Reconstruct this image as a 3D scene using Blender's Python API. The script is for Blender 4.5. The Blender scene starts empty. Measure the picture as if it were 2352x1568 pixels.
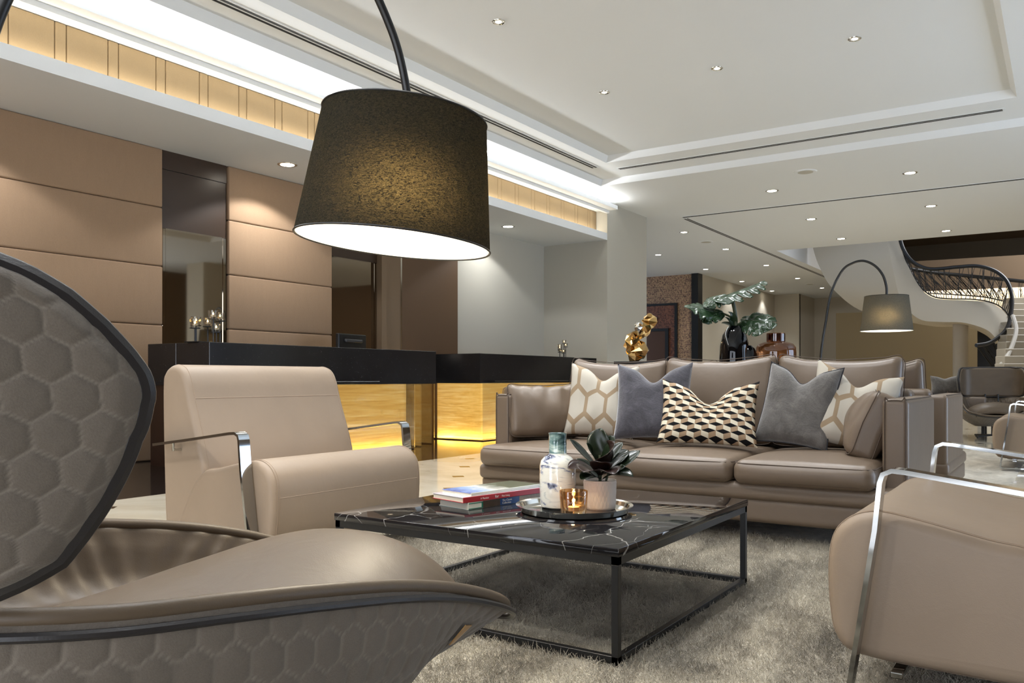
import bpy, bmesh, math, random
from mathutils import Vector, Matrix, noise
R = math.radians
PI = math.pi
SC = bpy.context.scene
COL = SC.collection
random.seed(7)

# ------------------------------------------------------------------ camera
F = 1914.0                      # focal length in pixels of a 2352 wide frame
YAW = R(33.65)
CAMH = 0.85
CS, SN = math.cos(YAW), math.sin(YAW)
cam = bpy.data.cameras.new('camera')
cam.sensor_width = 36.0
cam.lens = 36.0 * F / 2352.0
cam.shift_y = 84.0 / 2352.0
cam.clip_start = 0.05
cam.clip_end = 200
co = bpy.data.objects.new('camera', cam)
COL.objects.link(co)
co.location = (0, 0, CAMH)
co.rotation_euler = (R(90), 0, YAW)
SC.camera = co

# ------------------------------------------------------------------ view / world
SC.view_settings.view_transform = 'Standard'
SC.view_settings.look = 'None'
SC.view_settings.exposure = 1.12
SC.view_settings.gamma = 1.0
SC.view_settings.use_curve_mapping = False
try:
    SC.cycles.use_denoising = True
    SC.cycles.max_bounces = 10
    SC.cycles.diffuse_bounces = 5
    SC.cycles.glossy_bounces = 4
    SC.cycles.transparent_max_bounces = 16
    SC.cycles.sample_clamp_indirect = 6.0
    SC.cycles.caustics_reflective = False
    SC.cycles.caustics_refractive = False
except Exception:
    pass
wd = bpy.data.worlds.new('world')
SC.world = wd
wd.use_nodes = True
wd.node_tree.nodes['Background'].inputs[0].default_value = (0.6, 0.75, 1.0, 1)
wd.node_tree.nodes['Background'].inputs[1].default_value = 0.6

# overall light levels (watts / radiance), tuned against the photograph
L_SPOT = 88.0        # recessed downlights
L_COVE = 9.0        # W per metre of cove strip
L_FRIEZE_LO = 1.9
L_FRIEZE_HI = 0.25
L_ONYX = 0.26
L_SHADE = 11.0
L_CEILING_FILL = 50.0  # watts of the added uplights for the ceiling
L_WIN = 2.6
WARM = (1.0, 0.87, 0.70)
NEUT = (0.95, 0.975, 1.0)


def light(name, kind, loc, power, color=NEUT, parent=None, **kw):
    l = bpy.data.lights.new(name, kind)
    l.energy = power
    l.color = color
    for k, v in kw.items():
        if k not in ('rot', 'dir'):
            setattr(l, k, v)
    o = bpy.data.objects.new(name, l)
    COL.objects.link(o)
    o.location = loc
    if 'rot' in kw:
        o.rotation_euler = kw['rot']
    if 'dir' in kw:
        o.rotation_euler = Vector(kw['dir']).to_track_quat('-Z', 'Y').to_euler()
    if parent:
        o.parent = parent
    return o


def strip_light(name, x, y0, y1, z, power, color, d, width=0.03):
    """a cove strip that runs along Y"""
    l = bpy.data.lights.new(name, 'AREA')
    l.shape = 'RECTANGLE'
    l.size = y1 - y0
    l.size_y = width
    l.energy = power * (y1 - y0)
    l.color = color
    o = bpy.data.objects.new(name, l)
    COL.objects.link(o)
    o.location = (x, (y0 + y1) / 2, z)
    zax = -Vector(d).normalized()
    xax = Vector((0, 1, 0))
    yax = zax.cross(xax)
    m = Matrix((xax, yax, zax)).transposed()
    o.rotation_euler = m.to_euler()
    return o


strip_light('cove_light', -6.50, -2.5, 12.8, 3.795, L_COVE, NEUT, (0.75, 0, 0.66), 0.04)
strip_light('frieze_light_low', -6.73, -2.5, 12.8, 3.30, L_FRIEZE_LO, (1.0, 0.93, 0.80), (-0.3, 0, 0.95), 0.03)
strip_light('frieze_light_high', -6.71, -2.5, 12.8, 3.735, L_FRIEZE_HI, (1.0, 0.93, 0.80), (-0.35, 0, -0.94), 0.03)

# added uplights with no fixture, low along the window walls, to brighten the ceiling
for nm, loc, sz, pw, d_, ang in (('ceiling_fill', (5.35, 8.5, 0.25), 7.6, L_CEILING_FILL, (-0.45, 0, 0.9), 0), ('ceiling_fill', (-1.0, -3.8, 0.25), 7.0, L_CEILING_FILL * 0.5, (0, 0.45, 0.9), 1)):
    if ang == 0:
        strip_light(nm, loc[0], loc[1] - sz / 2, loc[1] + sz / 2, loc[2], pw / sz, (0.93, 0.97, 1.0), d_, 0.4)
    else:
        light(nm, 'AREA', loc, pw, (0.93, 0.97, 1.0), None, shape='RECTANGLE', size=sz, size_y=0.4, rot=(R(180 - 27), 0, 0))

# ------------------------------------------------------------------ pixel helper
def W(px, py, Y):
    """world point seen at photograph pixel (px, py) at camera depth Y"""
    X = (px - 1176.0) * Y / F
    return Vector((X * CS - Y * SN, X * SN + Y * CS, CAMH - (py - 868.0) * Y / F))


# ------------------------------------------------------------------ materials
def lin(c):
    def f(v):
        v /= 255.0
        return v / 12.92 if v <= 0.04045 else ((v + 0.055) / 1.055) ** 2.4
    return (f(c[0]), f(c[1]), f(c[2]), 1.0)


class NT:
    def __init__(s, name):
        s.m = bpy.data.materials.new(name)
        s.m.use_nodes = True
        s.t = s.m.node_tree
        s.b = s.t.nodes['Principled BSDF']
        s.out = s.t.nodes['Material Output']

    def n(s, typ, **kw):
        nd = s.t.nodes.new(typ)
        for k, v in kw.items():
            if k.startswith('i_'):
                nd.inputs[k[2:].replace('_', ' ')].default_value = v
            else:
                setattr(nd, k, v)
        return nd

    def l(s, a, b):
        s.t.links.new(a, b)

    def math(s, op, a, b=None, c=None, clamp=False):
        nd = s.n('ShaderNodeMath', operation=op)
        nd.use_clamp = clamp
        for i, v in enumerate((a, b, c)):
            if v is None:
                continue
            if isinstance(v, (int, float)):
                nd.inputs[i].default_value = v
            else:
                s.l(v, nd.inputs[i])
        return nd.outputs[0]

    def vmath(s, op, a, b=None):
        nd = s.n('ShaderNodeVectorMath', operation=op)
        for i, v in enumerate((a, b)):
            if v is None:
                continue
            if isinstance(v, (tuple, list)):
                nd.inputs[i].default_value = v
            else:
                s.l(v, nd.inputs[i])
        return nd.outputs['Value'] if op in ('LENGTH', 'DOT_PRODUCT') else nd.outputs[0]

    def mix(s, fac, a, b):
        nd = s.n('ShaderNodeMix', data_type='RGBA')
        for sock, v in ((nd.inputs[0], fac), (nd.inputs[6], a), (nd.inputs[7], b)):
            if isinstance(v, (int, float, tuple, list)):
                sock.default_value = v
            else:
                s.l(v, sock)
        return nd.outputs[2]

    def ramp(s, fac, stops):
        nd = s.n('ShaderNodeValToRGB')
        els = nd.color_ramp.elements
        while len(els) < len(stops):
            els.new(0.5)
        for e, (p, c) in zip(els, stops):
            e.position = p
            e.color = c if len(c) == 4 else (*c, 1)
        s.l(fac, nd.inputs[0])
        return nd.outputs[0]

    def coord(s, which='Object', scale=(1, 1, 1), rot=(0, 0, 0)):
        tc = s.n('ShaderNodeTexCoord')
        mp = s.n('ShaderNodeMapping')
        mp.inputs['Scale'].default_value = scale
        mp.inputs['Rotation'].default_value = rot
        s.l(tc.outputs[which], mp.inputs[0])
        return mp.outputs[0]

    def noise(s, vec, scale, detail=3, rough=0.5, dist=0.0):
        nd = s.n('ShaderNodeTexNoise')
        nd.inputs['Scale'].default_value = scale
        nd.inputs['Detail'].default_value = detail
        nd.inputs['Roughness'].default_value = rough
        nd.inputs['Distortion'].default_value = dist
        s.l(vec, nd.inputs['Vector'])
        return nd.outputs['Fac']

    def bump(s, h, strength=0.2, dist=0.01):
        nd = s.n('ShaderNodeBump')
        nd.inputs['Strength'].default_value = strength
        nd.inputs['Distance'].default_value = dist
        s.l(h, nd.inputs['Height'])
        s.l(nd.outputs[0], s.b.inputs['Normal'])
        return nd.outputs[0]

    def base(s, col, rough=0.5, metal=0.0, spec=0.5, coat=0.0, sheen=0.0):
        b = s.b
        if isinstance(col, (tuple, list)):
            b.inputs['Base Color'].default_value = col
        else:
            s.l(col, b.inputs['Base Color'])
        if isinstance(rough, (int, float)):
            b.inputs['Roughness'].default_value = rough
        else:
            s.l(rough, b.inputs['Roughness'])
        b.inputs['Metallic'].default_value = metal
        b.inputs['Specular IOR Level'].default_value = spec
        b.inputs['Coat Weight'].default_value = coat
        b.inputs['Sheen Weight'].default_value = sheen
        return s.m


def plain(name, rgb, rough=0.5, metal=0.0, spec=0.5, coat=0.0, nscale=0, namp=0.06, bump=0.0, sheen=0.0):
    t = NT(name)
    c = lin(rgb)
    if nscale:
        v = t.coord()
        f = t.noise(v, nscale, 4)
        c0 = tuple(max(0, x * (1 - namp * 2)) for x in c[:3]) + (1,)
        c1 = tuple(min(1, x * (1 + namp * 2)) for x in c[:3]) + (1,)
        col = t.mix(f, c0, c1)
        if bump:
            t.bump(f, bump, 0.01)
        return t.base(col, rough, metal, spec, coat, sheen)
    return t.base(c, rough, metal, spec, coat, sheen)


def leather(name, rgb, rough=0.45, spec=0.45):
    t = NT(name)
    c = lin(rgb)
    v = t.coord()
    n1 = t.noise(v, 4.0, 3)
    n2 = t.noise(v, 380.0, 2)
    n3 = t.noise(v, 9.0, 3, 0.5, 0.6)
    col = t.mix(n1, tuple(x * 0.9 for x in c[:3]) + (1,), tuple(min(1, x * 1.1) for x in c[:3]) + (1,))
    h = t.math('ADD', t.math('MULTIPLY', n2, 0.12), t.math('MULTIPLY', n3, 0.9))
    t.bump(h, 0.16, 0.012)
    return t.base(col, rough, 0, spec)


def fabric(name, rgb, scale=500, amp=0.18, rough=0.9, stretch=(1, 1, 1), sheen=0.1):
    t = NT(name)
    c = lin(rgb)
    v = t.coord('Object', stretch)
    n = t.noise(v, scale, 2, 0.7)
    n2 = t.noise(v, scale * 0.08, 3, 0.6)
    f = t.math('ADD', t.math('MULTIPLY', n, 0.7), t.math('MULTIPLY', n2, 0.3))
    col = t.mix(f, tuple(x * (1 - amp * 1.6) for x in c[:3]) + (1,), tuple(min(1, x * (1 + amp * 1.6)) for x in c[:3]) + (1,))
    t.bump(n, 0.25, 0.003)
    return t.base(col, rough, 0, 0.2, 0, sheen)


def emit(name, rgb, strength):
    t = NT(name)
    e = t.n('ShaderNodeEmission')
    e.inputs[0].default_value = lin(rgb)
    e.inputs[1].default_value = strength
    t.l(e.outputs[0], t.out.inputs[0])
    return t.m


def thin_glass(name, tint=(1, 1, 1, 1), refl=0.12, rough=0.02):
    """clear pane that lets light through: transparent mixed with a mirror sheen by fresnel"""
    t = NT(name)
    tr = t.n('ShaderNodeBsdfTransparent')
    tr.inputs[0].default_value = tint
    gl = t.n('ShaderNodeBsdfGlossy')
    gl.inputs['Roughness'].default_value = rough
    fr = t.n('ShaderNodeLayerWeight')
    fr.inputs[0].default_value = 0.35
    f = t.math('ADD', t.math('MULTIPLY', fr.outputs['Fresnel'], 0.5), refl * 0.3, clamp=True)
    mx = t.n('ShaderNodeMixShader')
    t.l(f, mx.inputs[0])
    t.l(tr.outputs[0], mx.inputs[1])
    t.l(gl.outputs[0], mx.inputs[2])
    t.l(mx.outputs[0], t.out.inputs[0])
    return t.m


def hexnodes(t, vec):
    """hexagon cells one unit wide: returns (vector from the cell's centre, distance to its edge)"""
    r = (1.0, 1.7320508, 1.0)
    h = (0.5, 0.8660254, 0.5)
    p = t.vmath('ADD', vec, (100.0, 173.20508, 0.0))
    a = t.vmath('SUBTRACT', t.vmath('MODULO', p, r), h)
    b = t.vmath('SUBTRACT', t.vmath('MODULO', t.vmath('ADD', p, h), r), h)
    flat = (1.0, 1.0, 0.0)
    a = t.vmath('MULTIPLY', a, flat)
    b = t.vmath('MULTIPLY', b, flat)
    fac = t.math('LESS_THAN', t.vmath('LENGTH', a), t.vmath('LENGTH', b))
    nd = t.n('ShaderNodeMix', data_type='VECTOR')
    t.l(fac, nd.inputs[0])
    t.l(b, nd.inputs[4])
    t.l(a, nd.inputs[5])
    g = nd.outputs[1]
    ab = t.vmath('ABSOLUTE', g)
    sx = t.n('ShaderNodeSeparateXYZ')
    t.l(ab, sx.inputs[0])
    d = t.math('MAXIMUM', sx.outputs[0], t.vmath('DOT_PRODUCT', ab, (0.5, 0.8660254, 0.0)))
    return g, t.math('SUBTRACT', 0.5, d)


def mat_trellis():
    t = NT('trellis_cotton')
    v = t.coord('UV', (3.3, 2.05, 1))
    g, e = hexnodes(t, v)
    f = t.math('LESS_THAN', e, 0.085)
    w = t.noise(t.coord('UV'), 300, 2)
    cream = t.mix(w, lin((180, 172, 157)), lin((198, 191, 178)))
    tan = t.mix(w, lin((142, 122, 98)), lin((166, 146, 120)))
    t.bump(w, 0.15, 0.002)
    return t.base(t.mix(f, cream, tan), 0.9, 0, 0.15)


def mat_cubes():
    t = NT('cube_print_cotton')
    v = t.coord('UV', (5.4, 9.5, 1))
    g, e = hexnodes(t, v)
    s = t.n('ShaderNodeSeparateXYZ')
    t.l(g, s.inputs[0])
    x, y = s.outputs[0], s.outputs[1]
    # top lozenge (black) : y > |x| / sqrt3 ; left white, right tan
    top = t.math('GREATER_THAN', y, t.math('MULTIPLY', t.math('ABSOLUTE', x), 0.577))
    right = t.math('GREATER_THAN', x, 0.0)
    w = t.noise(t.coord('UV'), 260, 2)
    white = t.mix(w, lin((206, 196, 172)), lin((224, 214, 192)))
    tan = t.mix(w, lin((150, 126, 100)), lin((172, 146, 118)))
    col = t.mix(right, white, tan)
    col = t.mix(top, col, lin((20, 19, 20)))
    t.bump(w, 0.15, 0.002)
    return t.base(col, 0.85, 0, 0.15)


def mat_velvet(name, rgb):
    t = NT(name)
    c = lin(rgb)
    v = t.coord()
    n1 = t.noise(v, 9, 4, 0.6, 1.2)
    n2 = t.noise(v, 120, 2)
    f = t.math('ADD', t.math('MULTIPLY', n1, 0.8), t.math('MULTIPLY', n2, 0.2))
    col = t.ramp(f, [(0.3, tuple(x * 0.6 for x in c[:3])), (0.5, c), (0.72, tuple(min(1, x * 1.6) for x in c[:3]))])
    t.bump(f, 0.35, 0.02)
    return t.base(col, 0.8, 0, 0.2, 0, 0.6)


def mat_marble_black():
    t = NT('black_marble')
    v = t.coord('Object')
    n = t.n('ShaderNodeTexNoise')
    n.inputs['Scale'].default_value = 2.2
    n.inputs['Detail'].default_value = 5
    t.l(v, n.inputs['Vector'])
    dv = t.vmath('ADD', v, t.vmath('MULTIPLY', t.vmath('SUBTRACT', n.outputs['Color'], (0.5, 0.5, 0.5)), (0.35, 0.35, 0.1)))
    def veins(scale, width, seedrot):
        mp = t.n('ShaderNodeMapping')
        mp.inputs['Rotation'].default_value = (0.3, 0.2, seedrot)
        mp.inputs['Scale'].default_value = (1, 0.45, 1)
        t.l(dv, mp.inputs[0])
        vo = t.n('ShaderNodeTexVoronoi', feature='DISTANCE_TO_EDGE')
        vo.inputs['Scale'].default_value = scale
        t.l(mp.outputs[0], vo.inputs['Vector'])
        return t.math('SUBTRACT', 1.0, t.math('DIVIDE', vo.outputs['Distance'], width, clamp=True), clamp=True)
    v1 = veins(3.0, 0.006, 0.5)
    v2 = veins(6.0, 0.006, 1.4)
    msk = t.ramp(t.noise(v, 3.4, 3), [(0.5, (0, 0, 0)), (0.66, (1, 1, 1))])
    msk1 = t.ramp(t.noise(v, 2.1, 3), [(0.44, (0.03, 0.03, 0.03)), (0.62, (1, 1, 1))])
    f = t.math('ADD', t.math('MULTIPLY', v1, msk1), t.math('MULTIPLY', v2, msk), clamp=True)
    cl = t.noise(v, 5, 4)
    dark = t.mix(cl, (0.004, 0.004, 0.005, 1), (0.018, 0.017, 0.018, 1))
    return t.base(t.mix(t.math('MULTIPLY', f, 0.55), dark, (0.62, 0.6, 0.57, 1)), 0.05, 0, 0.5)


def mat_onyx():
    t = NT('honey_onyx')
    v = t.coord('Object', (1, 0.35, 5.0))
    n = t.noise(v, 2.6, 6, 0.6, 0.9)
    n2 = t.noise(t.coord('Object', (1, 0.9, 26)), 2.0, 3, 0.6)
    f = t.math('ADD', t.math('MULTIPLY', n, 0.6), t.math('MULTIPLY', n2, 0.4))
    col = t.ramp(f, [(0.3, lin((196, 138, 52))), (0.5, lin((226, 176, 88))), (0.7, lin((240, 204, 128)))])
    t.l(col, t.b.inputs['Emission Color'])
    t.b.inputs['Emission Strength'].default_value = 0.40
    return t.base(col, 0.35, 0, 0.4)


def mat_floor():
    t = NT('cream_marble_floor')
    tc = t.n('ShaderNodeTexCoord')
    s = t.n('ShaderNodeSeparateXYZ')
    t.l(tc.outputs['Object'], s.inputs[0])
    x, y = s.outputs[0], s.outputs[1]

    def lattice(ox, oy):
        fx = t.math('ABSOLUTE', t.math('SUBTRACT', t.math('FRACT', t.math('DIVIDE', t.math('ADD', x, 86.0 + 5.24 - 0.43 + ox), 0.86)), 0.5))
        fy = t.math('ABSOLUTE', t.math('SUBTRACT', t.math('FRACT', t.math('DIVIDE', t.math('ADD', y, 133.0 - 7.07 + 0.665 + oy), 1.33)), 0.5))
        return t.math('LESS_THAN', t.math('ADD', t.math('MULTIPLY', fx, 0.86), t.math('MULTIPLY', fy, 1.33)), 0.07)
    d = t.math('MAXIMUM', lattice(0, 0), lattice(0.43, 0.665))
    v = t.coord('Object')
    n = t.noise(v, 1.6, 6, 0.6, 0.8)
    cream = t.ramp(n, [(0.3, lin((176, 164, 142))), (0.5, lin((192, 182, 162))), (0.7, lin((204, 196, 178)))])
    col = t.mix(d, cream, lin((58, 44, 32)))
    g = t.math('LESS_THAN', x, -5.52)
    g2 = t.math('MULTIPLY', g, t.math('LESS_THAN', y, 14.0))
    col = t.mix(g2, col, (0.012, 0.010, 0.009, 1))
    return t.base(col, 0.09, 0, 0.5)


def mat_rug(name, a, b, c):
    t = NT(name)
    v = t.coord('Object')
    n1 = t.noise(t.coord('Object', (1, 0.5, 1), (0, 0, 0.5)), 3.2, 5, 0.6, 1.2)
    n2 = t.noise(v, 160, 3, 0.7)
    n3 = t.noise(v, 26, 4, 0.65)
    f = t.math('ADD', t.math('ADD', t.math('MULTIPLY', n1, 0.62), t.math('MULTIPLY', n2, 0.2)), t.math('MULTIPLY', n3, 0.26))
    col = t.ramp(f, [(0.36, lin(a)), (0.53, lin(b)), (0.7, lin(c))])
    t.bump(t.math('ADD', n2, t.math('MULTIPLY', n3, 0.8)), 0.7, 0.012)
    return t.base(col, 0.95, 0, 0.1, 0, 0.25)


def mat_granite():
    t = NT('black_granite')
    v = t.coord('Object')
    vo = t.n('ShaderNodeTexVoronoi')
    vo.inputs['Scale'].default_value = 70
    t.l(v, vo.inputs['Vector'])
    sp = t.math('LESS_THAN', vo.outputs['Distance'], 0.10)
    keep = t.math('GREATER_THAN', t.noise(v, 31, 2), 0.56)
    n = t.noise(v, 5, 4)
    base = t.mix(n, (0.006, 0.006, 0.007, 1), (0.018, 0.018, 0.02, 1))
    return t.base(t.mix(t.math('MULTIPLY', sp, keep), base, (0.25, 0.25, 0.26, 1)), 0.16, 0, 0.5)


def mat_mosaic(name, cols, scale=11):
    t = NT(name)
    v = t.coord('Object', (1, 1, 1))
    br = t.n('ShaderNodeTexBrick')
    br.inputs['Scale'].default_value = scale
    br.inputs['Mortar Size'].default_value = 0.035
    br.inputs['Brick Width'].default_value = 0.9
    br.inputs['Row Height'].default_value = 0.55
    mp = t.n('ShaderNodeMapping')
    mp.inputs['Rotation'].default_value = (R(90), 0, 0)
    t.l(v, mp.inputs[0])
    t.l(mp.outputs[0], br.inputs['Vector'])
    br.inputs['Color1'].default_value = lin(cols[0])
    br.inputs['Color2'].default_value = lin(cols[1])
    br.inputs['Mortar'].default_value = lin((26, 20, 18))
    n = t.noise(t.coord('Object', (1.5, 1.5, 1)), 14, 2, 0.8)
    col = t.mix(t.ramp(n, [(0.45, (0, 0, 0)), (0.55, (1, 1, 1))]), br.outputs['Color'], lin(cols[2]))
    col = t.mix(t.ramp(t.noise(t.coord('Object', (1, 1, 2)), 22, 2, 0.9), [(0.58, (0, 0, 0)), (0.64, (1, 1, 1))]), col, lin((32, 24, 22)))
    return t.base(col, 0.4)


def mat_wood(name, a, b, axis=(1, 1, 1), rough=0.4):
    t = NT(name)
    v = t.coord('Object', axis)
    n = t.noise(v, 6, 5, 0.6, 0.5)
    return t.base(t.mix(n, lin(a), lin(b)), rough)


def mat_shade_outer(name, amber, dark):
    t = NT(name)
    v = t.coord('Object', (1, 1, 2.2))
    n = t.noise(v, 130, 3, 0.6, 1.5)
    df = t.n('ShaderNodeBsdfDiffuse')
    t.l(t.mix(n, tuple(x * 0.7 for x in dark) + (1,), tuple(x * 1.5 for x in dark) + (1,)), df.inputs[0])
    tr = t.n('ShaderNodeBsdfRefraction')
    tr.inputs['IOR'].default_value = 1.6
    tr.inputs['Roughness'].default_value = 1.0
    t.l(t.ramp(n, [(0.40, (0.0, 0.0, 0.0)), (0.62, amber)]), tr.inputs[0])
    bp = t.n('ShaderNodeBump')
    bp.inputs['Strength'].default_value = 0.5
    bp.inputs['Distance'].default_value = 0.004
    t.l(n, bp.inputs['Height'])
    t.l(bp.outputs[0], df.inputs['Normal'])
    ad = t.n('ShaderNodeAddShader')
    t.l(df.outputs[0], ad.inputs[0])
    t.l(tr.outputs[0], ad.inputs[1])
    t.l(ad.outputs[0], t.out.inputs[0])
    return t.m


def mat_shade_inner():
    t = NT('white_shade_lining')
    df = t.n('ShaderNodeBsdfDiffuse')
    df.inputs[0].default_value = (0.8, 0.78, 0.72, 1)
    tr = t.n('ShaderNodeBsdfRefraction')
    tr.inputs['IOR'].default_value = 1.35
    tr.inputs['Roughness'].default_value = 0.8
    tr.inputs[0].default_value = (0.9, 0.82, 0.66, 1)
    mx = t.n('ShaderNodeMixShader')
    mx.inputs[0].default_value = 0.35
    t.l(df.outputs[0], mx.inputs[1])
    t.l(tr.outputs[0], mx.inputs[2])
    t.l(mx.outputs[0], t.out.inputs[0])
    return t.m


def mat_quilt():
    t = NT('quilted_grey_fabric')
    at = t.n('ShaderNodeAttribute', attribute_name='stitch')
    v = t.coord('Object')
    n = t.noise(v, 420, 2, 0.7)
    n2 = t.noise(v, 7, 3)
    f = t.math('ADD', t.math('MULTIPLY', n, 0.6), t.math('MULTIPLY', n2, 0.4))
    col = t.mix(f, lin((82, 75, 67)), lin((116, 107, 96)))
    col = t.mix(t.math('MULTIPLY', at.outputs['Fac'], 0.36), col, lin((168, 158, 146)))
    t.bump(n, 0.3, 0.003)
    return t.base(col, 0.9, 0, 0.15, 0, 0.25)


def mat_swirl():
    t = NT('swirled_white_glass')
    v = t.coord('Object', (8, 8, 26), (0.55, 0.45, 0))
    n = t.noise(v, 1.1, 5, 0.6, 0.9)
    sep = t.n('ShaderNodeSeparateXYZ')
    t.l(t.coord('Object'), sep.inputs[0])
    neck = t.math('GREATER_THAN', sep.outputs[2], 0.205)
    body = t.ramp(n, [(0.36, lin((60, 64, 88))), (0.42, lin((140, 148, 172))), (0.48, lin((222, 222, 214))), (0.62, lin((232, 232, 224))), (0.72, lin((176, 184, 184)))])
    nk = t.ramp(n, [(0.35, lin((46, 70, 74))), (0.5, lin((110, 140, 140))), (0.62, lin((190, 204, 198)))])
    return t.base(t.mix(neck, body, nk), 0.06, 0, 0.6, 0.5)


M = {}
M['ceiling'] = plain('ceiling_paint', (226, 228, 228), 0.85, spec=0.2)
M['wall'] = plain('wall_paint', (196, 188, 172), 0.8, spec=0.2)
M['wallgrey'] = plain('grey_wall_paint', (184, 180, 168), 0.8, spec=0.2)
M['walltaupe'] = plain('taupe_wall_panel', (122, 102, 80), 0.7, spec=0.3)
M['wallbrown'] = plain('brown_wall_panel', (98, 76, 56), 0.5, spec=0.3)
M['wallolive'] = plain('olive_wall_paint', (124, 110, 84), 0.8, spec=0.2)
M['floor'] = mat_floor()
M['panel'] = fabric('tan_linen_panel', (158, 131, 105), 260, 0.10, 0.9, (1, 1, 0.25), 0.0)
M['frieze'] = fabric('gold_linen_frieze', (152, 132, 102), 240, 0.10, 0.9, (1, 1, 0.3), 0.0)
M['seam'] = plain('dark_seam', (62, 46, 36), 0.9)
M['mirror'] = plain('smoked_mirror', (150, 138, 122), 0.03, 1.0)
M['chrome'] = plain('chrome', (176, 178, 178), 0.06, 1.0)
M['steel'] = plain('polished_steel', (215, 214, 208), 0.10, 1.0)
M['gold'] = plain('polished_gold', (206, 170, 112), 0.10, 1.0)
M['blackmetal'] = plain('black_metal', (16, 16, 16), 0.38, 0.0, 0.5)
M['blackplastic'] = plain('black_plastic', (14, 14, 15), 0.35)
M['granite'] = mat_granite()
M['onyx'] = mat_onyx()
M['darkwood'] = mat_wood('dark_wood', (34, 22, 16), (58, 38, 28), (1, 6, 1), 0.3)
M['glass'] = thin_glass('clear_glass')
M['beige'] = leather('beige_leather', (143, 125, 106), 0.5, 0.4)
M['taupe'] = leather('taupe_leather', (110, 94, 78), 0.42, 0.5)
M['taupeseam'] = plain('taupe_seam', (82, 68, 56), 0.7)
M['beigeseam'] = plain('beige_stitching', (150, 130, 110), 0.8)
M['brownleather'] = leather('brown_leather', (88, 74, 58), 0.46, 0.4)
M['darkleather'] = leather('dark_leather_edge', (34, 31, 31), 0.4, 0.5)
M['quilt'] = mat_quilt()
M['trellis'] = mat_trellis()
M['cubes'] = mat_cubes()
M['velvetblue'] = mat_velvet('blue_grey_velvet', (70, 68, 74))
M['velvetgrey'] = mat_velvet('grey_velvet', (92, 88, 84))
M['pipingdark'] = plain('dark_piping', (38, 38, 42), 0.8)
M['marble'] = mat_marble_black()
M['rug'] = mat_rug('grey_pile', (98, 92, 82), (176, 167, 150), (228, 219, 200))
M['rugpale'] = mat_rug('pale_pile', (128, 122, 108), (176, 168, 152), (208, 202, 188))
M['shadeout'] = mat_shade_outer('black_crinkled_shade', (0.021, 0.0155, 0.007), (0.020, 0.019, 0.015))
M['shadegrey'] = mat_shade_outer('grey_linen_shade', (0.026, 0.021, 0.012), (0.075, 0.070, 0.056))
M['shadein'] = mat_shade_inner()
M['swirl'] = mat_swirl()
M['amber'] = thin_glass('amber_glass', (0.95, 0.76, 0.52, 1), 0.3)
M['ambervase'] = thin_glass('brown_amber_glass', (0.66, 0.43, 0.27, 1), 0.22)
M['cupglass'] = thin_glass('clear_cup_glass', (0.92, 0.9, 0.86, 1), 0.35)
M['wax'] = plain('candle_wax', (240, 224, 190), 0.5)
M['flame'] = emit('candle_flame', (255, 206, 120), 14.0)
M['lamp'] = emit('downlight_lens', (255, 246, 228), 16.0)
M['pot'] = plain('pink_white_ceramic', (210, 196, 182), 0.6)
M['soil'] = plain('potting_soil', (38, 26, 20), 0.95, nscale=60, namp=0.2, bump=0.5)
M['leaf'] = plain('dark_glossy_leaf', (22, 32, 18), 0.25, spec=0.4, nscale=14, namp=0.2)
M['leafred'] = plain('burgundy_leaf_underside', (40, 24, 20), 0.3, spec=0.5)
M['monstera'] = plain('monstera_leaf', (34, 54, 32), 0.3, spec=0.4, nscale=18, namp=0.2)
M['stem'] = plain('plant_stem', (62, 70, 44), 0.5)
M['blackglaze'] = plain('black_glaze', (3, 4, 7), 0.03, spec=0.45)
M['white'] = plain('white_paint', (214, 210, 202), 0.6)
M['paper'] = plain('book_paper', (216, 208, 190), 0.9)
M['mosaic'] = mat_mosaic('brown_mosaic', ((172, 132, 106), (132, 100, 84), (186, 152, 116)), 9)
M['mosaicred'] = mat_mosaic('red_mosaic', ((126, 74, 54), (100, 58, 44), (134, 86, 62)), 9)
M['lift'] = plain('bronze_lift_door', (92, 66, 52), 0.35, 0.6)
M['iron'] = plain('black_iron', (14, 13, 12), 0.4)
M['step'] = plain('stone_step', (176, 166, 148), 0.5)
M['column'] = plain('column_paint', (176, 166, 150), 0.6)
M['slot'] = plain('slot_black', (10, 10, 10), 0.8)
M['grille'] = plain('speaker_grille', (186, 182, 170), 0.8)
M['window'] = emit('daylight_pane', (204, 226, 255), L_WIN)
M['rearfill'] = emit('rear_fill_pane', (226, 232, 244), L_WIN * 0.85)  # added glow from behind the camera, fills the sides facing it


# ------------------------------------------------------------------ geometry helpers
def obj(name, bm, mat, parent=None, smooth=True, angle=35, loc=None, uv=False):
    me = bpy.data.meshes.new(name)
    bmesh.ops.recalc_face_normals(bm, faces=bm.faces)
    bm.to_mesh(me)
    bm.free()
    for m in (mat if isinstance(mat, (list, tuple)) else [mat]):
        me.materials.append(m)
    if smooth:
        me.polygons.foreach_set('use_smooth', [True] * len(me.polygons))
        try:
            me.set_sharp_from_angle(angle=R(angle))
        except Exception:
            pass
    o = bpy.data.objects.new(name, me)
    COL.objects.link(o)
    if parent:
        o.parent = parent
    if loc:
        o.location = loc
    return o


def thing(name, label, cat, loc=(0, 0, 0), rotz=0.0, group=None):
    o = bpy.data.objects.new(name, None)
    COL.objects.link(o)
    o.empty_display_size = 0.1
    o.location = loc
    o.rotation_euler = (0, 0, rotz)
    return tag(o, label, cat, group)


def tag(o, label, cat, group=None):
    o['label'] = label
    o['category'] = cat
    if group:
        o['group'] = group
    o['kind'] = 'thing'
    return o


def struct(name, bm, mat, parent=None, **kw):
    o = obj(name, bm, mat, parent, **kw)
    if not parent:
        o['kind'] = 'structure'
    return o


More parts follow.
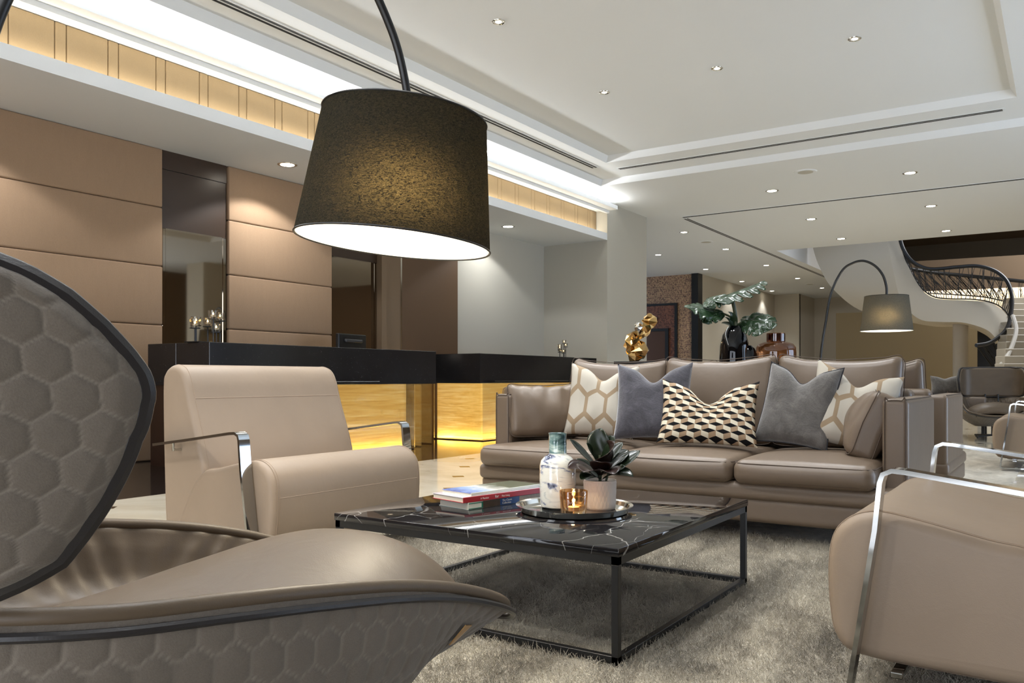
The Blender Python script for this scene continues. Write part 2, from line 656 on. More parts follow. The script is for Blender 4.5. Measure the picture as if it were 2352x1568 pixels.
def dup(root, loc, rotz, label, group=None):
    r = root.copy()
    COL.objects.link(r)
    r.location = loc
    r.rotation_euler = (0, 0, rotz)
    r['label'] = label
    if group:
        r['group'] = group
    for ch in list(root.children):
        c = ch.copy()
        COL.objects.link(c)
        c.parent = r
        for g in list(ch.children):
            d = g.copy()
            COL.objects.link(d)
            d.parent = c
    return r


def box(bm, x0, x1, y0, y1, z0, z1, bev=0.0, seg=2):
    vs = [bm.verts.new(p) for p in ((x0, y0, z0), (x1, y0, z0), (x1, y1, z0), (x0, y1, z0), (x0, y0, z1), (x1, y0, z1), (x1, y1, z1), (x0, y1, z1))]
    fs = [bm.faces.new([vs[i] for i in q]) for q in ((3, 2, 1, 0), (4, 5, 6, 7), (0, 1, 5, 4), (1, 2, 6, 5), (2, 3, 7, 6), (3, 0, 4, 7))]
    if bev > 0:
        es = list({e for f in fs for e in f.edges})
        bmesh.ops.bevel(bm, geom=es, offset=bev, segments=seg, profile=0.5, affect='EDGES', clamp_overlap=True)
    return vs


def bxo(name, x0, x1, y0, y1, z0, z1, mat, parent=None, bev=0.0, seg=2):
    bm = bmesh.new()
    box(bm, x0, x1, y0, y1, z0, z1, bev, seg)
    return obj(name, bm, mat, parent, smooth=bev > 0)


def spaced(h, r, k, m):
    """positions along one half-extent: fine in the rounded rims, even between"""
    a = [-h + r - r * math.tan(i / k * PI / 4) for i in range(k, 0, -1)]
    b = [-(h - r) + 2 * (h - r) * i / m for i in range(m + 1)]
    c = [h - r + r * math.tan(i / k * PI / 4) for i in range(1, k + 1)]
    return a + b + c


def rbox(bm, sx, sy, sz, r, c=(0, 0, 0), k=4, m=8, func=None, mat=None):
    """rounded box; func(Vector in -1..1 coords, point) -> point shapes it further"""
    hx, hy, hz = sx / 2, sy / 2, sz / 2
    xs, ys, zs = spaced(hx, min(r, hx * 0.98), k, m), spaced(hy, min(r, hy * 0.98), k, m), spaced(hz, min(r, hz * 0.98), k, max(2, m // 2))
    cache = {}

    def V(x, y, z):
        key = (round(x, 6), round(y, 6), round(z, 6))
        if key in cache:
            return cache[key]
        q = Vector((max(-(hx - r), min(hx - r, x)), max(-(hy - r), min(hy - r, y)), max(-(hz - r), min(hz - r, z))))
        d = Vector((x, y, z)) - q
        p = q + (d.normalized() * r if d.length > 1e-9 else d)
        if func:
            p = func(Vector((p.x / hx, p.y / hy, p.z / hz)), p)
        p = p + Vector(c)
        if mat:
            p = mat @ p
        v = bm.verts.new(p)
        cache[key] = v
        return v

    def grid(A, B, f):
        for i in range(len(A) - 1):
            for j in range(len(B) - 1):
                try:
                    bm.faces.new((f(A[i], B[j]), f(A[i + 1], B[j]), f(A[i + 1], B[j + 1]), f(A[i], B[j + 1])))
                except ValueError:
                    pass
    for z in (-hz, hz):
        grid(xs, ys, lambda a, b: V(a, b, z))
    for y in (-hy, hy):
        grid(xs, zs, lambda a, b: V(a, y, b))
    for x in (-hx, hx):
        grid(ys, zs, lambda a, b: V(x, a, b))


def catmull(pts, n=6, closed=False):
    pts = [Vector(p) for p in pts]
    N = len(pts)
    out = []
    for i in range(N if closed else N - 1):
        if closed:
            p0, p1, p2, p3 = pts[(i - 1) % N], pts[i], pts[(i + 1) % N], pts[(i + 2) % N]
        else:
            p0, p1, p2, p3 = pts[max(0, i - 1)], pts[i], pts[i + 1], pts[min(N - 1, i + 2)]
        for k in range(n):
            t = k / n
            out.append(0.5 * ((2 * p1) + (p2 - p0) * t + (2 * p0 - 5 * p1 + 4 * p2 - p3) * t * t + (3 * p1 - p0 - 3 * p2 + p3) * t ** 3))
    if not closed:
        out.append(pts[-1])
    return out


def tube(bm, pts, r, n=8, closed=False, radii=None):
    pts = [Vector(p) for p in pts]
    N = len(pts)
    rings = []
    prev = None
    for i, p in enumerate(pts):
        if closed:
            d = pts[(i + 1) % N] - pts[(i - 1) % N]
        else:
            d = pts[min(N - 1, i + 1)] - pts[max(0, i - 1)]
        d.normalize()
        if prev is None:
            up = Vector((0, 0, 1)) if abs(d.z) < 0.9 else Vector((1, 0, 0))
            a = d.cross(up).normalized()
        else:
            a = (prev - d * prev.dot(d)).normalized()
        prev = a
        b = d.cross(a)
        rr = radii[i] if radii else r
        rings.append([bm.verts.new(p + (a * math.cos(2 * PI * k / n) + b * math.sin(2 * PI * k / n)) * rr) for k in range(n)])
    for i in range(N if closed else N - 1):
        A, B = rings[i], rings[(i + 1) % N]
        for k in range(n):
            bm.faces.new((A[k], A[(k + 1) % n], B[(k + 1) % n], B[k]))
    if not closed:
        bm.faces.new(rings[0][::-1])
        bm.faces.new(rings[-1])


def bar(bm, p, q, w, h=None):
    """square bar between two points"""
    h = h or w
    p, q = Vector(p), Vector(q)
    d = (q - p).normalized()
    up = Vector((0, 0, 1)) if abs(d.z) < 0.9 else Vector((0, 1, 0))
    a = d.cross(up).normalized() * w / 2
    b = a.cross(d).normalized() * h / 2
    vs = [bm.verts.new(o + s * a + t * b) for o in (p, q) for s, t in ((-1, -1), (1, -1), (1, 1), (-1, 1))]
    for f in ((3, 2, 1, 0), (4, 5, 6, 7), (0, 1, 5, 4), (1, 2, 6, 5), (2, 3, 7, 6), (3, 0, 4, 7)):
        bm.faces.new([vs[i] for i in f])


def lathe(bm, prof, n=32, c=(0, 0, 0), cap_bottom=True, cap_top=False):
    rings = []
    for r, z in prof:
        if r < 1e-5:
            rings.append([bm.verts.new((c[0], c[1], c[2] + z))])
        else:
            rings.append([bm.verts.new((c[0] + r * math.cos(2 * PI * k / n), c[1] + r * math.sin(2 * PI * k / n), c[2] + z)) for k in range(n)])
    for A, B in zip(rings, rings[1:]):
        if len(A) == 1 and len(B) == 1:
            continue
        for k in range(n):
            if len(A) == 1:
                bm.faces.new((A[0], B[k], B[(k + 1) % n]))
            elif len(B) == 1:
                bm.faces.new((A[k], A[(k + 1) % n], B[0]))
            else:
                bm.faces.new((A[k], A[(k + 1) % n], B[(k + 1) % n], B[k]))
    if cap_bottom and len(rings[0]) > 1:
        bm.faces.new(rings[0][::-1])
    if cap_top and len(rings[-1]) > 1:
        bm.faces.new(rings[-1])


def prism(bm, prof, y0, y1, bev=0.02, seg=4, bulge=0.0):
    """closed outline in (x, z) swept along Y with rounded side rims"""
    n = len(prof)
    P = [Vector((p[0], p[1])) for p in prof]
    area = sum(P[i].x * P[(i + 1) % n].y - P[(i + 1) % n].x * P[i].y for i in range(n))
    sg = 1.0 if area > 0 else -1.0
    N = []
    for i in range(n):
        d = (P[(i + 1) % n] - P[i - 1]).normalized()
        N.append(Vector((-d.y, d.x)) * sg)
    rings = []
    lv = [(bev * (1 - math.cos(a)), bev * (1 - math.sin(a))) for a in [PI / 2 * k / seg for k in range(seg + 1)]]
    # lv: (inset, distance from the end) from the rim inwards
    for sgn, ye in ((-1, y0), (1, y1)):
        rr = []
        for k in range(seg + 1):
            a = PI / 2 * k / seg
            ins, dist = bev * (1 - math.sin(a)), bev * (1 - math.cos(a))
            y = ye - sgn * dist
            rr.append([bm.verts.new((P[i].x + N[i].x * ins, y, P[i].y + N[i].y * ins)) for i in range(n)])
        rings.append(rr)
    seq = rings[0] + rings[1][::-1]
    for A, B in zip(seq, seq[1:]):
        for i in range(n):
            bm.faces.new((A[i], A[(i + 1) % n], B[(i + 1) % n], B[i]))
    bm.faces.new(seq[0][::-1])
    bm.faces.new(seq[-1])


def strip(bm, path, y0, y1, th):
    """flat metal strip: path in (x, z), from y0 to y1 wide, th thick"""
    P = [Vector((p[0], 0, p[1])) for p in path]
    N = len(P)
    rows = []
    for i, p in enumerate(P):
        d = (P[min(N - 1, i + 1)] - P[max(0, i - 1)]).normalized()
        nrm = Vector((-d.z, 0, d.x)) * th / 2
        rows.append([bm.verts.new((q.x, y, q.z)) for q, y in ((p + nrm, y0), (p + nrm, y1), (p - nrm, y1), (p - nrm, y0))])
    for a, b in zip(rows, rows[1:]):
        for k in range(4):
            bm.faces.new((a[k], a[(k + 1) % 4], b[(k + 1) % 4], b[k]))
    bm.faces.new(rows[0][::-1])
    bm.faces.new(rows[-1])


def grid_mesh(bm, nu, nv, f, uvf=None):
    vs = [[bm.verts.new(f(i / nu, j / nv)) for j in range(nv + 1)] for i in range(nu + 1)]
    uvl = bm.loops.layers.uv.verify() if uvf else None
    for i in range(nu):
        for j in range(nv):
            fc = bm.faces.new((vs[i][j], vs[i + 1][j], vs[i + 1][j + 1], vs[i][j + 1]))
            if uvf:
                for lp, (a, b) in zip(fc.loops, ((i, j), (i + 1, j), (i + 1, j + 1), (i, j + 1))):
                    lp[uvl].uv = uvf(a / nu, b / nv)
    return vs


def interp(tab, x):
    if x <= tab[0][0]:
        return tab[0][1]
    for (a, va), (b, vb) in zip(tab, tab[1:]):
        if x <= b:
            t = (x - a) / (b - a)
            return va + (vb - va) * t
    return tab[-1][1]


def smooth_interp(tab, x):
    xs = [t[0] for t in tab]
    if x <= xs[0]:
        return tab[0][1]
    if x >= xs[-1]:
        return tab[-1][1]
    for i in range(len(tab) - 1):
        if x <= xs[i + 1]:
            t = (x - xs[i]) / (xs[i + 1] - xs[i])
            p0, p1, p2, p3 = tab[max(0, i - 1)][1], tab[i][1], tab[i + 1][1], tab[min(len(tab) - 1, i + 2)][1]
            return 0.5 * ((2 * p1) + (p2 - p0) * t + (2 * p0 - 5 * p1 + 4 * p2 - p3) * t * t + (3 * p1 - p0 - 3 * p2 + p3) * t ** 3)

# ================================================================== SETTING
XW, XF = -7.88, -6.60           # reception wall, front plane of its bulkhead
ZC, ZS = 3.88, 3.23             # ceiling, reception soffit
YE, YP = 12.88, 14.5            # end of the recess, end of the pier
YB, XR = -4.0, 5.6              # walls behind and to the right of the camera
YV, XV = 20.0, -5.75            # stair void

bm = bmesh.new()
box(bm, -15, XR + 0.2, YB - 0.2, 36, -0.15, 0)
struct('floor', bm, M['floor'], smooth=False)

# ---- ceiling with stepped coffer and the stair void
bm = bmesh.new()
C0 = (-6.13, 0.2, -2.2, 11.75)     # lower step outline x0 x1 y0 y1
def quad(bm, pts):
    bm.faces.new([bm.verts.new(p) for p in pts])
def rect(bm, x0, x1, y0, y1, z):
    quad(bm, ((x0, y0, z), (x1, y0, z), (x1, y1, z), (x0, y1, z)))
rect(bm, -6.62, C0[0], YB, C0[3], ZC)
rect(bm, C0[1], XR, YB, C0[3], ZC)
rect(bm, C0[0], C0[1], YB, C0[2], ZC)
rect(bm, -6.62, XR, C0[3], YV, ZC)
rect(bm, -15, -6.62, YP - 0.1, YV, ZC)
rect(bm, -15, XV, YV, 36, ZC)
def ring(bm, a, za, b, zb):
    A = [(a[0], a[2], za), (a[1], a[2], za), (a[1], a[3], za), (a[0], a[3], za)]
    B = [(b[0], b[2], zb), (b[1], b[2], zb), (b[1], b[3], zb), (b[0], b[3], zb)]
    for i in range(4):
        quad(bm, (A[i], A[(i + 1) % 4], B[(i + 1) % 4], B[i]))
def inset(a, d):
    return (a[0] + d, a[1] - d, a[2] + d, a[3] - d)
C1 = inset(C0, 0.05)
C2 = (-5.56, -0.46, -1.5, 10.82)
C3 = inset(C2, 0.06)
Z1, Z2 = 3.97, 4.055
ring(bm, C0, ZC, C1, Z1)
ring(bm, C1, Z1, C2, Z1)
ring(bm, C2, Z1, C3, Z2)
rect(bm, C3[0], C3[1], C3[2], C3[3], Z2)
# void reveals
quad(bm, ((XV, YV, ZC), (XR, YV, ZC), (XR, YV, ZC + 0.45), (XV, YV, ZC + 0.45)))
quad(bm, ((XV, YV, ZC), (XV, 36, ZC), (XV, 36, 6.0), (XV, YV, 6.0)))
bmesh.ops.remove_doubles(bm, verts=bm.verts, dist=1e-4)
cl = struct('ceiling', bm, M['ceiling'], smooth=False)
bm = bmesh.new()
box(bm, XV - 0.2, XR + 0.2, YV - 0.4, 36.2, 6.0, 6.2)
struct('ceiling_stairwell', bm, M['walltaupe'], smooth=False)

# ---- reception recess
bm = bmesh.new()
box(bm, XW - 0.2, XW, YB, YE + 0.1, 0, ZS + 0.6)
struct('wall_left', bm, M['wallgrey'], smooth=False)
bm = bmesh.new()
box(bm, XW, XF, YE, YP, 0, ZC)
struct('wall_pier', bm, M['wallgrey'], smooth=False)
# soffit, fascia and trough
bm = bmesh.new()
box(bm, XW, XF, YB, YE, ZS, ZS + 0.04)
struct('ceiling_soffit', bm, M['ceiling'], smooth=False)
bm = bmesh.new()
box(bm, XF - 0.03, XF + 0.0, YB, YE, ZS + 0.04, 3.35)
struct('trim_1', bm, M['ceiling'], smooth=False)           # fascia lip of the soffit
bm = bmesh.new()
box(bm, -6.85, XF - 0.001, YB, YE, 3.74, ZC - 0.002)
box(bm, XF - 0.02, -6.56, YB, YE, 3.69, 3.80)
box(bm, -6.56, -6.43, YB, YE, 3.735, 3.765)
box(bm, -6.43, -6.40, YB, YE, 3.735, 3.80)
struct('trim_2', bm, M['ceiling'], smooth=False)           # beam with the cove gutter
# frieze of padded linen
fz = thing('upholstered_frieze', 'gold linen padded strip lit from above and below along the bulkhead', 'wall panel', (-6.85, 0, 3.275))
y = 3.655 - 14 * 0.45
k = 0
while y < YE - 0.02:
    for w in (0.355, 0.095):
        y1 = min(y + w, YE - 0.005)
        if y1 - y > 0.03:
            bm = bmesh.new()
            box(bm, 0.0, 0.045, y + 0.002, y1 - 0.002, 0, 0.462, 0.014, 3)
            obj('linen_pad', bm, M['frieze'], fz)
        y += w
        k += 1
bxo('backing', -0.03, 0.0, YB, YE, 0, 0.462, M['seam'], fz)

# ---- upholstered wall cladding, mirror, dark panels on the reception wall
zs = [0.0, 0.79, 1.40, 2.01, 2.622, ZS]
def cladding(name, y0, y1):
    t = bpy.data.objects.new(name, None)
    COL.objects.link(t)
    t.location = (XW, 0, 0)
    t['kind'] = 'structure'
    for a, b in zip(zs, zs[1:]):
        bm = bmesh.new()
        box(bm, 0.0, 0.06, y0, y1, a + 0.002, b - 0.002, 0.018, 4)
        obj('upholstered_panel', bm, M['panel'], t)
    bxo('seam_backing', -0.002, 0.035, y0 + 0.004, y1 - 0.004, 0.0, ZS - 0.002, M['seam'], t)
cladding('trim_3', YB, 5.20)
cladding('trim_4', 6.02, 7.60)
def wallmirror(label, y0, y1, z0, z1):
    t = thing('wall_mirror', label, 'mirror', (XW, 0, 0), 0, None)
    bxo('mirror_pane', 0.0, 0.02, y0 + 0.05, y1 - 0.05, z0, z1, M['mirror'], t)
    for a, b in ((y0, y0 + 0.05), (y1 - 0.05, y1)):
        bm = bmesh.new()
        box(bm, 0.0, 0.028, a, b, z0, z1, 0.008, 1)
        obj('bevelled_edge', bm, M['mirror'], t)
    return t
wallmirror('tall smoked mirror strip between two tan upholstered wall panels', 5.21, 6.01, 0.8, 2.42)
wallmirror('smoked mirror behind the black computer monitor', 7.61, 8.46, 0.8, 2.42)
bm = bmesh.new()
box(bm, XW, XW + 0.12, 8.46, 8.56, 0, ZS)
box(bm, XW, XW + 0.05, 8.56, 8.92, 0, ZS)
struct('trim_5', bm, M['walltaupe'], smooth=False)
bm = bmesh.new()
box(bm, XW, XW + 0.03, 7.61, 8.46, 2.42, ZS)
box(bm, XW, XW + 0.02, 5.21, 6.01, 2.42, 3.03)
box(bm, XW, XW + 0.03, 5.21, 6.01, 3.035, ZS)
struct('trim_10', bm, plain('dark_brown_panel', (58, 43, 31), 0.3), smooth=False)
bm = bmesh.new()
box(bm, XW, XW + 0.05, 8.95, 10.25, 0, ZS)
struct('trim_6', bm, M['wallbrown'], smooth=False)
bm = bmesh.new()
box(bm, XW, XW + 0.055, 8.92, 8.95, 0, ZS)
struct('trim_7', bm, M['steel'], smooth=False)

# ---- far left: lift lobby and corridor walls
bm = bmesh.new()
box(bm, XF - 0.02, XF - 8, YP - 0.06, YP, 0, ZC)
struct('wall_lobby_near', bm, M['wallgrey'], smooth=False)
bm = bmesh.new()
box(bm, -15, -8.87, 23.1, 23.3, 0, ZC)
struct('wall_lift', bm, M['mosaic'], smooth=False)
bm = bmesh.new()
box(bm, -9.06, -8.86, 23.0, 23.35, 0, ZC)
struct('trim_8', bm, M['blackplastic'], smooth=False)
lf = thing('lift_entrance', 'bronze lift doors in red mosaic with dark frame, far left', 'lift', (-10.6, 23.1, 0))
bxo('mosaic_surround', -1.8, 1.02, -0.03, 0.0, 0, 3.02, M['mosaicred'], lf)
bm = bmesh.new()
box(bm, 1.0, 1.08, -0.06, 0, 0, 3.06)
box(bm, -1.8, 1.0, -0.06, 0, 3.0, 3.06)
obj('frame', bm, M['blackplastic'], lf, smooth=False)
bm = bmesh.new()
box(bm, 0.72, 0.82, -0.10, -0.03, 0, 2.32)
box(bm, -0.9, 0.72, -0.10, -0.03, 2.24, 2.32)
obj('door_frame', bm, M['blackmetal'], lf, smooth=False)
bxo('door_leaf', 0.10, 0.72, -0.06, -0.03, 0, 2.24, M['lift'], lf)
bxo('door_leaf', -0.9, 0.085, -0.06, -0.03, 0, 2.24, M['lift'], lf)
sg = bxo('indicator_sign', 0.12, 0.45, -0.07, -0.03, 2.50, 2.66, M['steel'], lf)
bm = bmesh.new()
box(bm, -9.07, -8.87, 23.3, 30.7, 0, ZC)
box(bm, -8.87, -8.0, 30.6, 30.8, 0, ZC)
box(bm, -8.2, -8.0, 30.7, 32.8, 0, ZC)
box(bm, -8.0, -5.0, 32.8, 33.0, 0, ZC)
struct('wall_corridor', bm, M['wall'], smooth=False)
# dark olive wall under the stair, and upper back wall
pA, pB = W(1920, 868, 24.0), W(2245, 868, 22.5)
def wall_between(name, a, b, z0, z1, mat, th=0.15):
    bm = bmesh.new()
    d = Vector((b.x - a.x, b.y - a.y, 0)).normalized()
    n = Vector((-d.y, d.x, 0)) * th
    vs = []
    for z in (z0, z1):
        for p in (a, b, b + n, a + n):
            vs.append(bm.verts.new((p.x, p.y, z)))
    for f in ((3, 2, 1, 0), (4, 5, 6, 7), (0, 1, 5, 4), (1, 2, 6, 5), (2, 3, 7, 6), (3, 0, 4, 7)):
        bm.faces.new([vs[i] for i in f])
    return struct(name, bm, mat, smooth=False)
wall_between('wall_stair', pA, pB, 0.0, 2.72, M['wallolive'])
wall_between('wall_stair_recess', W(2215, 868, 23.5), W(2330, 868, 23.0), 0.0, 2.4, M['blackplastic'])
bm = bmesh.new()
box(bm, -15, XR, 35.8, 36, 0, 6.2)
struct('wall_far', bm, plain('grey_brown_wall_paint', (134, 124, 108), 0.8), smooth=False)
# ---- walls behind / right of the camera (seen in mirrors and chrome) with daylight windows at the right, added fill windows behind
bm = bmesh.new()
box(bm, -8.1, -4.6, YB - 0.2, YB, 0, 4.2)
box(bm, 2.6, XR, YB - 0.2, YB, 0, 4.2)
box(bm, -4.6, 2.6, YB - 0.2, YB, 3.1, 4.2)
for i in range(3):  # unseen rear windows, added so their panes light camera-facing surfaces
    x0 = -4.6 + i * 2.4
    w = bpy.data.objects.new('window_%d' % (i + 4), None)
    COL.objects.link(w)
    w['kind'] = 'structure'
    w.location = (x0, YB, 0)
    bw = bmesh.new()
    for a, b, c, d in ((0, 2.4, 0, 0.08), (0, 2.4, 3.02, 3.1), (0, 0.06, 0, 3.1), (2.34, 2.4, 0, 3.1)):
        box(bw, a, b, -0.1, 0.0, c, d)
    obj('window_frame', bw, M['blackmetal'], w, smooth=False)
    bxo('window_pane', 0.02, 2.38, -0.06, -0.05, 0.05, 3.05, M['rearfill'], w)
struct('wall_back', bm, M['walltaupe'], smooth=False)
bm = bmesh.new()
box(bm, XR, XR + 0.2, YB, 4.6, 0, 6.2)
box(bm, XR, XR + 0.2, 12.4, 36, 0, 6.2)
box(bm, XR, XR + 0.2, 4.6, 12.4, 3.2, 6.2)
struct('wall_right', bm, M['walltaupe'], smooth=False)
for i in range(3):
    y0 = 4.6 + i * 2.6
    w = bpy.data.objects.new('window_%d' % (i + 1), None)
    COL.objects.link(w)
    w['kind'] = 'structure'
    w.location = (XR, y0, 0)
    bm = bmesh.new()
    for a, b, c, d in ((0, 2.6, 0, 0.08), (0, 2.6, 3.12, 3.2), (0, 0.06, 0, 3.2), (2.54, 2.6, 0, 3.2), (1.27, 1.33, 0, 3.2)):
        box(bm, 0.0, 0.1, a, b, c, d)
    obj('window_frame', bm, M['blackmetal'], w, smooth=False)
    bxo('window_pane', 0.05, 0.06, 0.02, 2.58, 0.05, 3.15, M['window'], w)
for i, (cx, cy) in enumerate(((3.4, 5.6), (3.4, 14.0))):
    bm = bmesh.new()
    box(bm, cx - 0.35, cx + 0.35, cy - 0.35, cy + 0.35, 0, ZC)
    struct('wall_column' if i == 0 else 'wall_column.001', bm, M['wall'], smooth=False)

# ================================================================== CEILING FIXTURES
def on_plane(px, py, z):
    Y = (z - CAMH) * F / (868.0 - py)
    return W(px, py, Y)


def make_downlight(name, label, group, p, r=0.075, power=None, aim=(0, 0, -1), size=100, blend=0.6, trim=None, deep=False):
    t = thing(name, label, 'ceiling light', p, 0, group)
    bm = bmesh.new()
    lathe(bm, [(r * 0.78, 0.03), (r * 0.78, -0.004), (r * 0.95, -0.008), (r * 1.08, -0.004), (r * 1.10, 0.0)], 28, cap_bottom=False)
    obj('trim_ring', bm, trim or M['steel'], t)
    bm = bmesh.new()
    lathe(bm, [(0.0, -0.003), (r * (0.80 if not deep else 0.5), -0.003)], 28, cap_bottom=False)
    obj('lens', bm, M['lamp'], t)
    if deep:
        bm = bmesh.new()
        lathe(bm, [(r * 0.5, -0.002), (r * 0.8, -0.004)], 28, cap_bottom=False)
        obj('reflector', bm, M['white'], t)
    light('downlight_lamp', 'SPOT', (0, 0, -0.03), power or L_SPOT, NEUT, t, dir=aim, spot_size=R(size), spot_blend=blend, shadow_soft_size=0.05)
    return t


hi = [(1145, 50, 'small adjustable spotlight nearest the camera in the raised ceiling panel'),
      (1388, 212, 'small adjustable spotlight left end of the raised ceiling panel, above the gold sculpture'),
      (1647, 157, 'small adjustable spotlight in the middle of the raised ceiling panel'),
      (1963, 89, 'small adjustable spotlight farthest right in the raised ceiling panel')]
for px, py, lb in hi:
    make_downlight('spotlight', lb, 'spotlights in the raised ceiling panel', on_plane(px, py, Z2), 0.055, deep=True, size=95)
lo = [(1773, 438, 'round downlight just left of the pale ceiling speaker, before the long ceiling slot'),
      (2090, 397, 'round downlight nearest the right edge, just below the coffer step'),
      (1863, 503, 'round downlight behind the long ceiling slot, left one of its row of two'),
      (2138, 473, 'round downlight behind the long ceiling slot, right one of its row of two'),
      (1932, 548, 'round downlight by the edge of the stair opening, above the far arc lamp'),
      (2173, 530, 'round downlight by the edge of the stair opening, above the black stair railing')]
for px, py, lb in lo:
    make_downlight('downlight', lb, 'round downlights in the lobby ceiling', on_plane(px, py, ZC), 0.095)
co_ = [(1571, 533, 'round downlight nearest along the corridor ceiling slot, beside the grey pier'),
       (1667, 572, 'second round downlight along the corridor ceiling slot'),
       (1760, 609, 'third round downlight along the corridor ceiling slot, above the tall leaf'),
       (1832, 639, 'fourth round downlight along the corridor ceiling slot'),
       (1888, 661, 'farthest round downlight along the corridor ceiling slot'),
       (1512, 585, 'wall side corridor downlight nearest the grey pier'),
       (1621, 618, 'wall side corridor downlight in front of the mosaic lift wall'),
       (1704, 646, 'wall side corridor downlight just above the tip of the tall leaf'),
       (1773, 668, 'farthest wall side corridor downlight')]
for i, (px, py, lb) in enumerate(co_):
    p = on_plane(px, py, ZC)
    make_downlight('downlight', lb, 'corridor downlights', p, 0.085, power=L_SPOT * (0.5 if i < 5 else 0.28))
# soffit lights over the reception desk: their light leaves a scallop on the wall
for p, lb in ((on_plane(660, 378, ZS), 'soffit downlight over the reception desk, left of the big lampshade'),
              (on_plane(1167, 520, ZS), 'soffit downlight over the reception desk, right of the big lampshade')):
    make_downlight('downlight', lb, 'soffit downlights over the reception', p, 0.10, power=L_SPOT * (0.5 if p.y < 8 else 0.3), size=128, blend=0.22)
light('soffit_lamp', 'SPOT', (-7.2, 3.0, ZS - 0.03), L_SPOT * 0.5, NEUT, None, dir=(0, 0, -1), spot_size=R(128), spot_blend=0.22, shadow_soft_size=0.05)   # next light of the row, beyond the left edge

# the raised panel's other spotlights, above and behind the camera
for x_ in (-4.3, -3.0, -1.66):
    for y_ in (6.18, 4.0, 1.8, -0.4):
        if not (x_ == -4.3 and y_ == 6.18):
            light('spotlight_lamp', 'SPOT', (x_, y_, Z2 - 0.03), L_SPOT, NEUT, None, dir=(0, 0, -1), spot_size=R(95), spot_blend=0.6, shadow_soft_size=0.05)

for px, py, lb in ((1850, 394, 'pale round ceiling speaker below the coffer step'), (1622, 555, 'pale round ceiling speaker over the corridor, near one'),
                   (1860, 652, 'pale round ceiling speaker over the corridor, far one')):
    t = thing('ceiling_speaker', lb, 'speaker', on_plane(px, py, ZC), 0, 'ceiling speakers')
    bm = bmesh.new()
    lathe(bm, [(0.11, -0.012), (0.15, -0.012), (0.165, 0.0)], 36, cap_bottom=False)
    obj('rim', bm, M['ceiling'], t)
    bm = bmesh.new()
    lathe(bm, [(0.0, -0.010), (0.11, -0.012)], 36, cap_bottom=False)
    obj('grille', bm, M['grille'], t)


def slot_vent(label, p, q, w=0.10, n=2, frame=True):
    """linear air slot let into the ceiling from p to q"""
    t = thing('slot_diffuser', label, 'air vent', p, 0, 'linear slot diffusers in the ceiling')
    d = Vector(q) - Vector(p)
    L = d.length
    t.rotation_euler = (0, 0, math.atan2(d.y, d.x))
    bm = bmesh.new()
    box(bm, -0.02, L + 0.02, -w / 2, w / 2, -0.006, 0.0)
    obj('frame', bm, M['ceiling'], t, smooth=False)
    for i in range(n):
        c = (i - (n - 1) / 2) * w * 0.42
        bxo('slot', 0, L, c - w * 0.11, c + w * 0.11, -0.009, -0.004, M['slot'], t)
    return t


slot_vent('black double slot air vent along the left coffer step, above the big lamp', (-5.82, -2.0, Z1), (-5.82, 10.95, Z1), 0.13)
slot_vent('black double slot air vent along the far coffer step', (-5.55, 11.22, Z1), (-0.62, 11.22, Z1), 0.11)
slot_vent('long thin double ceiling slot before the stair opening', (-6.02, 14.85, ZC), (2.0, 14.85, ZC), 0.10)
slot_vent('thin double ceiling slot running along the corridor to the stair', (-6.02, 15.0, ZC), (-6.02, 26.5, ZC), 0.12)

# ================================================================== RECEPTION DESKS
def onyx_desk(label, y0, y1, yo0, yo1, ledge):
    t = thing('reception_desk', label, 'desk', (-6.5, (y0 + y1) / 2, 0))
    h = (y1 - y0) / 2
    c = (y0 + y1) / 2
    bm = bmesh.new()
    box(bm, -0.50 if y0 < 6 else -0.95, 0.0, -h, h, 0.78, 1.18, 0.004, 1)
    if y0 < 6:
        box(bm, -0.95, -0.50, -h, -h + 0.25, 0.78, 1.18, 0.004, 1)
    obj('granite_counter', bm, M['granite'], t)
    bm = bmesh.new()
    box(bm, -0.1, 0.10, ledge[0] - c, ledge[1] - c, 0.79, 0.815, 0.004, 1)
    obj('bag_ledge', bm, M['granite'], t)
    bm = bmesh.new()
    box(bm, -0.85, -0.10, yo0 - c, yo1 - c, 0.012, 0.78)
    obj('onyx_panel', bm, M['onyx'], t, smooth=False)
    bxo('plinth', -0.86, -0.02, yo0 - c - 0.05, yo1 - c + 0.05, 0.0, 0.012, M['darkwood'], t)
    bxo('glass_front', -0.025, -0.01, yo0 - c - 0.06, yo1 - c + 0.06, 0.02, 0.78, M['glass'], t)
    bxo('glass_end', -0.85, -0.025, yo0 - c - 0.075, yo0 - c - 0.06, 0.02, 0.78, M['glass'], t)
    return t


d1 = onyx_desk('long black granite reception desk with glowing onyx front, behind the beige armchair', 4.79, 8.07, 5.1, 7.62, (4.9, 6.95))
d2 = onyx_desk('black granite reception desk with glowing onyx front, behind the sofa', 9.0, 12.3, 9.15, 11.95, (9.2, 11.2))
for y0, y1 in ((5.1, 7.62), (9.15, 11.95)):
    strip_light('onyx_light', -6.548, y0, y1, 0.022, L_ONYX * 6, (1.0, 0.86, 0.42), (-0.28, 0, 0.96), 0.03)
l_ = strip_light('onyx_light', -7.0, 9.0, 9.0 + 0.9, 0.05, L_ONYX * 6, (1.0, 0.86, 0.42), (0, 0.25, 0.96), 0.03)
l_.location = (-6.97, 9.118, 0.022)
l_.rotation_euler = Matrix((Vector((1, 0, 0)), Vector((0, 0, 1)).cross(Vector((1, 0, 0))), Vector((0, 0, 1)))).transposed().to_euler()
l_.rotation_euler = (R(180 - 14), 0, 0)
l_.data.size, l_.data.size_y = 0.8, 0.03
